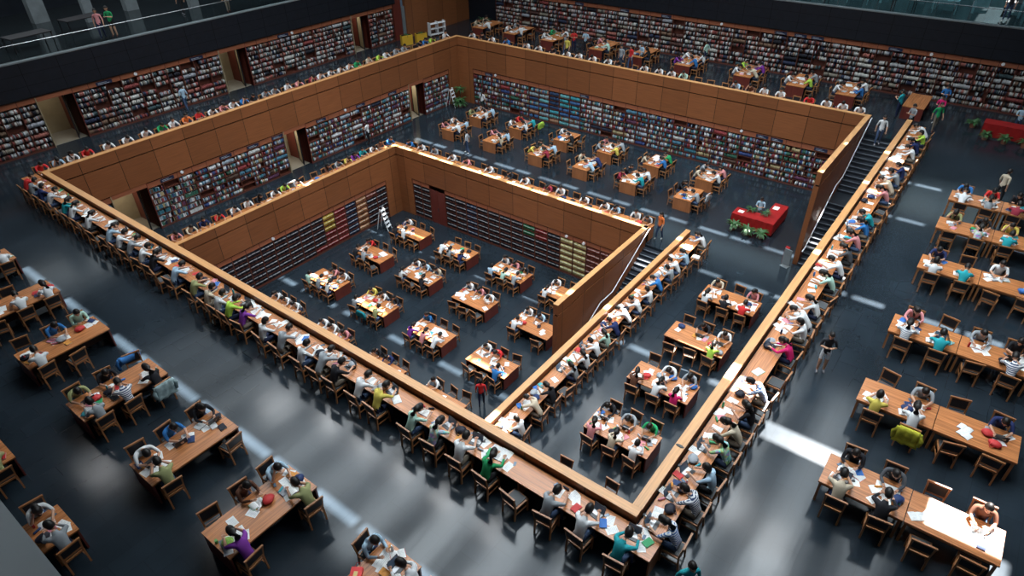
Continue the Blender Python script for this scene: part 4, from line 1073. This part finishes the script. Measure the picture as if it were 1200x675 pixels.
stand('s_walk', 32.6, 23.3, 0, 1.6, 'y', 'standing person in yellow shirt behind the far right counter')
stand('s_walk', 33.3, 23.9, 0, 1.2, 'g', 'standing person in grey shirt beside the one in yellow')
stand('s_read', 34.6, 24.0, 0, 2.0, 'r', 'standing person in red top behind the one in grey')
stand('s_read', 35.0, 23.2, 0, 1.8, 'l', 'standing person in light blue shirt beside the one in red')
stand('s_walk', 32.9, 18.9, 0, 1.5, 'g', 'standing person in grey jacket behind the far right counter')
stand('s_fwalk', 33.2, 18.3, 0, 1.2, 'r', 'standing child in red top between two grown-ups')
stand('s_read', 34.1, 17.9, 0, 1.1, 'l', 'standing person in pale blue shirt leaning to a back table')
stand('s_walk', 37.2, 14.4, 0, -.2, 'm', 'standing person in pale green shirt at the upper back bookcases')
stand('s_fwalk', 7.2, 38.5, 4.73, 2.6, 'p', 'woman in pale pink top on the gallery, left one of the pair')
stand('s_skirt', 7.9, 38.6, 4.73, 2.2, 'G', 'woman in green skirt on the gallery, right one of the pair')
stand('s_walk', 15.3, 38.5, 4.73, 2.9, 'e', 'person on the gallery of whom only the legs show')
stand('s_walk', 13.2, 40.3, 4.73, .4, 'k', 'person in dark clothes further back on the gallery')
stand('s_walk', 39.4, -2.3, 4.73, 1.5, 'k', 'dark figure on the sunlit right gallery')

# ------------------------------------------------------------------ special things
def jacket(x, y, z, rz, col, label, length=.55):
    m = MB(); W_ = .27; rows = 8; cols_ = 9; grid = []
    for k in range(rows + 1):
        t = k / rows; yy = -.275 - .05 + (-.02) * math.sin(6 * t); zz = .90 - length * t
        grid.append([((-W_ - .05 * t) + (2 * W_ + .10 * t) * j / cols_, yy + .018 * math.sin(j * 2.1 + t * 3), zz + .02 * math.sin(j * 1.3) * t) for j in range(cols_ + 1)])
    inner = [[(p[0] * .9, -.225, p[2] - .02) for p in grid[0]], [(p[0] * .85, -.21, p[2] - .22) for p in grid[0]]]
    G = inner[::-1] + grid; n0 = 0
    for row in G: m.v += row
    nc = cols_ + 1
    for k in range(len(G) - 1):
        for j in range(cols_): m.f.append([k * nc + j, k * nc + j + 1, (k + 1) * nc + j + 1, (k + 1) * nc + j]); m.m.append(0)
    for s in (-1, 1): m.tube([(s * W_, -.29, .86), (s * (W_ + .07), -.33, .70), (s * (W_ + .05), -.31, .48)], [.05, .055, .04], 8)
    o = mk('jacket', m, mat('cloth', col, .9, .2, .25, 6), smooth=True); o.location = (x, y, z); o.rotation_euler = (0, 0, rz)
    md = o.modifiers.new('t', 'SOLIDIFY'); md.thickness = .012
    tag(o, label, 'jacket')
jacket(6.93, -4.84, 0, -PI / 2, (.42, .40, .04), 'yellow-green jacket hung over the chair back of the white-shirted reader, upper right hall')
jacket(-4.53, 13.74, 0, 0, (.35, .45, .46), 'pale blue cloth hung over a chair back beside the black-clad reader')
jacket(-4.55, 15.30, 0, PI, (.06, .22, .55), 'blue and white patterned jacket on an empty chair, upper left row', .3)
jacket(28.0, 22.7, Z2, 0, (.40, .60, .08), 'lime green jacket hung on a chair in the middle level back hall', .45)
jacket(24.4, 8.25, Z2, 0, (.40, .42, .45), 'pale grey jacket over a chair at the small table nearest the red desk', .4)
jacket(8.25, 20.3, Z3, -PI / 2, (.02, .25, .30), 'teal backpack-like jacket hung on a lowest level chair', .4)
jacket(11.35 - .1, 29.1, Z2, PI, (.3, .3, .3), 'grey jacket hung on a middle level left counter chair', .3)
# red shopping bag on the nearest left table
r = mk('shopping_bag', MB().box((-.17, -.13, 0), (.17, .13, .10)).box((-.06, -.04, .1), (.06, .05, .103), 1), [mat('red_bag', (.75, .02, .02), .45), mat('bag_print', (.75, .55, .2), .5)], loc=(-5.2, 4.1, .755), rz=.6)
mk('handle', MB().tube([(.17, -.06, .09), (.25, -.05, .12), (.27, .04, .11), (.17, .06, .09)], .008, 6), M['redcloth'], r)
tag(r, 'bright red shopping bag lying on the nearest upper left table', 'bag')
r = mk('leaf_bowl', MB().tube([(0, 0, 0), (0, 0, .03), (0, 0, .07)], [.10, .15, .17], 16), mat('bowl', (.55, .60, .5), .4), loc=(-6.45, 7.15, .756), smooth=True)
mk('salad', MB().ell((0, 0, .07), (.14, .14, .03), 12, 6), mat('salad', (.25, .45, .08), .6, .3, .4, 20), r, True)
tag(r, 'round pale bowl of green leaves on the table with the purple-topped reader', 'bowl')
tag(mk('green_cup', MB().tube([(0, 0, 0), (0, 0, .1)], [.035, .04], 10), mat('green_cup', (.1, .35, .08), .4), loc=(-6.6, 7.38, .756)), 'dark green cup beside the bowl of green leaves', 'cup')
tag(mk('wall_clip', MB().ell((0, 0, 0), (.05, .12, .02), 10, 6), M['laptop'], loc=(2.35, -.12, .997)), 'dark glasses case left on the right parapet cap', 'glasses case')

def fern(x, y, z, h, label, pot=True, s=1.0, seed=0, n=40, potm='terracotta'):
    r = empty('potted_plant', (x, y, z)); rr = random.Random(seed); m = MB()
    ph = .28 * s if pot else 0
    for i in range(n):
        a = rr.random() * 2 * PI; L = h * rr.uniform(.6, 1); up = rr.uniform(.4, 1.1)
        pts = [Vector((0, 0, ph))]
        for k in range(1, 5):
            t = k / 4; pts.append(Vector((math.cos(a) * L * t * .8, math.sin(a) * L * t * .8, ph + L * (up * t - .75 * t * t) )))
        sd = Vector((-math.sin(a), math.cos(a), 0))
        for k in range(4):
            w0 = .05 * s * math.sin(PI * (k + .3) / 4.6); w1 = .05 * s * math.sin(PI * (k + 1.3) / 4.6) if k < 3 else .004
            m.quad([pts[k] - sd * w0, pts[k] + sd * w0, pts[k + 1] + sd * w1, pts[k + 1] - sd * w1])
    f = mk('foliage', m, M['leaf'], r)
    if pot: mk('pot', MB().tube([(0, 0, 0), (0, 0, .26 * s), (0, 0, .28 * s)], [.12 * s, .17 * s, .18 * s], 12), M[potm], r)
    tag(r, label, 'plant'); return r
# red service desks with plants
def red_desk(x, y, z, lab, L=2.1):
    r = empty('service_desk', (x, y, z))
    mk('cloth_top', MB().box((-.95, -L / 2 - .1, .74), (-.1, L / 2 + .1, .775)).box((-.1, -L / 2 - .1, .74), (1.6, -L / 2 + .65, .775)), M['redcloth'], r)
    m = MB()
    for k in range(14):
        y0 = -L / 2 - .1 + (L + .2) * k / 14; m.box((-.97 + .02 * (k % 2), y0, .08), (-.93 + .02 * (k % 2), y0 + (L + .2) / 14, .76))
    m.box((-.95, L / 2 + .08, .08), (-.1, L / 2 + .11, .76)).box((-.95, -L / 2 - .12, .08), (1.6, -L / 2 - .09, .76)).box((1.57, -L / 2 - .1, .08), (1.6, -L / 2 + .65, .76))
    mk('cloth_skirt', m, M['redcloth'], r); tag(r, lab, 'desk'); return r
red_desk(24.3, 4.95, Z2, 'service desk draped in red cloth ringed by ferns, middle level')
for i, (x, y) in enumerate(((23.0, 5.75), (22.9, 4.95), (22.95, 4.2))):
    fern(x, y, Z2, .62, ('bushy fern in a pot before the red desk, ' + ['left', 'middle', 'right'][i] + ' one'), True, 1, i, 46)
for i, (x, y) in enumerate(((24.1, 5.3), (24.15, 4.45))): fern(x, y, Z2 + .775, .5, 'fern standing on the red desk, ' + ['left one', 'right one'][i], True, .5, 7 + i, 40)
tag(mk('paper_pile', sheet_mb(.4, .3), [M['paper'], M['ink']], loc=(25.3, 4.3, Z2 + .777)), 'white paper pile on the red desk, middle level', 'paper')
tag(mk('paper_pile', sheet_mb(.3, .3), [M['paper'], M['ink']], loc=(23.8, 5.75, Z2 + .777)), 'small white paper at left end of the middle level red desk', 'paper')
stand('s_read', 24.9, 5.05, Z2 - .25, PI / 2, 'l', 'attendant in pale blue shirt behind the ferns of the red desk')
red_desk(34.3, -4.7, 0, 'service desk draped in red cloth at the upper back bookcases, dim', 2.4)
for i, (x, y) in enumerate(((33.0, -3.7), (32.9, -4.6), (32.9, -5.5), (34.6, -2.9))): fern(x, y, 0, .6, f'dim fern by the upper red desk, {ordn(i + 1)} from left', True, 1, 20 + i, 40)
stand('s_read', 35.3, -4.9, -.2, PI / 2, 'l', 'attendant in pale blue shirt at the upper red desk')
# plants in corners
fern(29.0, 31.1, Z2, 1.0, 'large leafy plant in the middle level corner beside the wood pier', True, 1.4, 31, 70)
tall = fern(29.45, 31.45, Z2 + 1.2, .8, 'tall dark palm crown in the middle level corner', False, 1.0, 33, 60)
mk('stem', MB().tube([(0, 0, -1.2), (0, 0, .1)], .035, 8), M['darkwood'], tall)
fern(37.0, 34.9, 0, 1.2, 'tall dark plant in the upper back corner', True, 1.2, 35, 60)
for i, x in enumerate((28.75, 29.85)):
    r = mk('planter', MB().box((-.46, -.2, 0), (.46, .2, .75)).box((-.42, -.16, .72), (.42, .16, .755), 1), [M['yellowpot'], M['gap']], loc=(x + .1, 36.35 - .55 * i, 0), rz=-.35)
    fm = fern(0, 0, .72, .35, None, False, .8, 40 + i, 40); fo = fm.children[0]; fo.parent = r; fo.location = (0, 0, .72); bpy.data.objects.remove(fm)
    tag(r, f'tall yellow planter box topped with green leaves, {"left" if i == 0 else "right"} one', 'planter')
# white book trolley
r = empty('book_trolley', (32.3, 36.2, 0), -.25)
for z in (.15, .6, 1.0): mk('shelf', MB().box((-.75, -.22, z), (.75, .22, z + .03)), M['whitepaint'], r)
for sx in (-.75, 0, .72): mk('side_panel', MB().box((sx, -.22, .1), (sx + .03, .22, 1.15)), M['whitepaint'], r)
for k in range(4):
    mk('wheel', MB().tube([((-.65, .65)[k % 2], (-.2, .2)[k // 2] - .015, .05), ((-.65, .65)[k % 2], (-.2, .2)[k // 2] + .015, .05)], .05, 10), M['black'], r)
tag(r, 'white book trolley standing behind the far corner of the counters', 'trolley')
# step ladders
def ladder(x, y, z, rz, h, lab):
    r = empty('step_ladder', (x, y, z), rz)
    for s in (-1, 1):
        mk('rail', MB().bar((s * .24, -.35, 0), (s * .2, .1, h), .035), M['whitepaint'], r); mk('rail', MB().bar((s * .24, .5, 0), (s * .2, .15, h), .03), M['whitepaint'], r)
    for k in range(5):
        t = (k + 1) / 5.6; mk('step', MB().box((-.22, -.35 + .45 * t - .09, h * t), (.22, -.35 + .45 * t + .09, h * t + .03)), M['whitepaint'], r)
    tag(r, lab, 'ladder')
ladder(28.7, 31.6, Z2, .2, 1.5, 'white step ladder leaning at the right end of the middle level left bookcases')
ladder(16.1, 27.0, Z3, .3, 1.6, 'white step ladder before the bound volumes, lowest level corner')
# gallery furniture
def dark_table(x, y, z, rz, L, W_, h, lab, mt='black'):
    r = empty('gallery_table', (x, y, z), rz)
    mk('tabletop', MB().box((-L / 2, -W_ / 2, h - .05), (L / 2, W_ / 2, h)), M[mt], r)
    for sx in (-1, 1):
        for sy in (-1, 1): mk('leg', MB().bar((sx * (L / 2 - .05), sy * (W_ / 2 - .05), 0), (sx * (L / 2 - .05), sy * (W_ / 2 - .05), h - .05), .05), M[mt], r)
    tag(r, lab, 'table')
for i, (x, y) in enumerate(((7.6, 41.8), (4.0, 40.2))): dark_table(x, y, 4.73, .1, 2.2, 1.1, .75, f'black table on the left gallery, {["farther", "nearer"][i]} one')
for i, (x, y) in enumerate(((39.9, 12), (40.2, 8.4), (40.0, 5.8), (40.3, 3.2), (40.0, .9), (41.5, -2.6))): dark_table(x, y, 4.73, .0, 1.1, 1.3, .75, f'dark glossy table on the right gallery, {ordn(6 - i)} from the right', 'black' if i % 2 else 'teal')
for i in range(9):
    y = 11.5 - 1.75 * i
    mb_ = MB().box((-.02, -.45, .15), (.02, .45, 1.55), 1).bar((0, -.47, 0), (0, -.47, 1.6), .04).bar((0, .47, 0), (0, .47, 1.6), .04)
    tag(mk('display_panel', mb_, [M['steel'], M['teal']], loc=(41.2 + .5 * (i % 3), y, 4.73), rz=.5 * (i % 2)), f'tall glass display panel on the right gallery, {ordn(9 - i)} from the right end', 'panel')
st(mk('wall_gallery', MB().box((46, Y0, 4.73), (46.2, 36, 9)), M['teal']))
# wall-side notices near the foot of the upper stairs
tag(mk('fire_box', MB().box((-.12, -.1, 0), (.12, .1, .9)), M['redcloth'], loc=(21.3, 2.35, Z2)), 'narrow red cabinet beside the end of the stair wall, middle level', 'cabinet')
tag(mk('notice_stand', MB().box((-.2, -.02, .1), (.2, .02, 1.0)).box((-.2, -.15, 0), (.2, .15, .03)), M['concrete'], loc=(20.95, 2.2, Z2), rz=1.3), 'pale notice stand at the foot of the upper stairs', 'stand')
# prototypes that were never placed
for k, p in list(protos.items()):
    if k not in pused:
        for ch in list(p.children): bpy.data.objects.remove(ch)
        bpy.data.objects.remove(p)
for k, p in TP.items():
    if k not in used:
        for ch in list(p.children): bpy.data.objects.remove(ch)
        bpy.data.objects.remove(p)
for k, (p, _, _) in items.items():
    if k not in iused:
        for ch in list(p.children): bpy.data.objects.remove(ch)
        bpy.data.objects.remove(p)
if not o_used: bpy.data.objects.remove(chair_one)
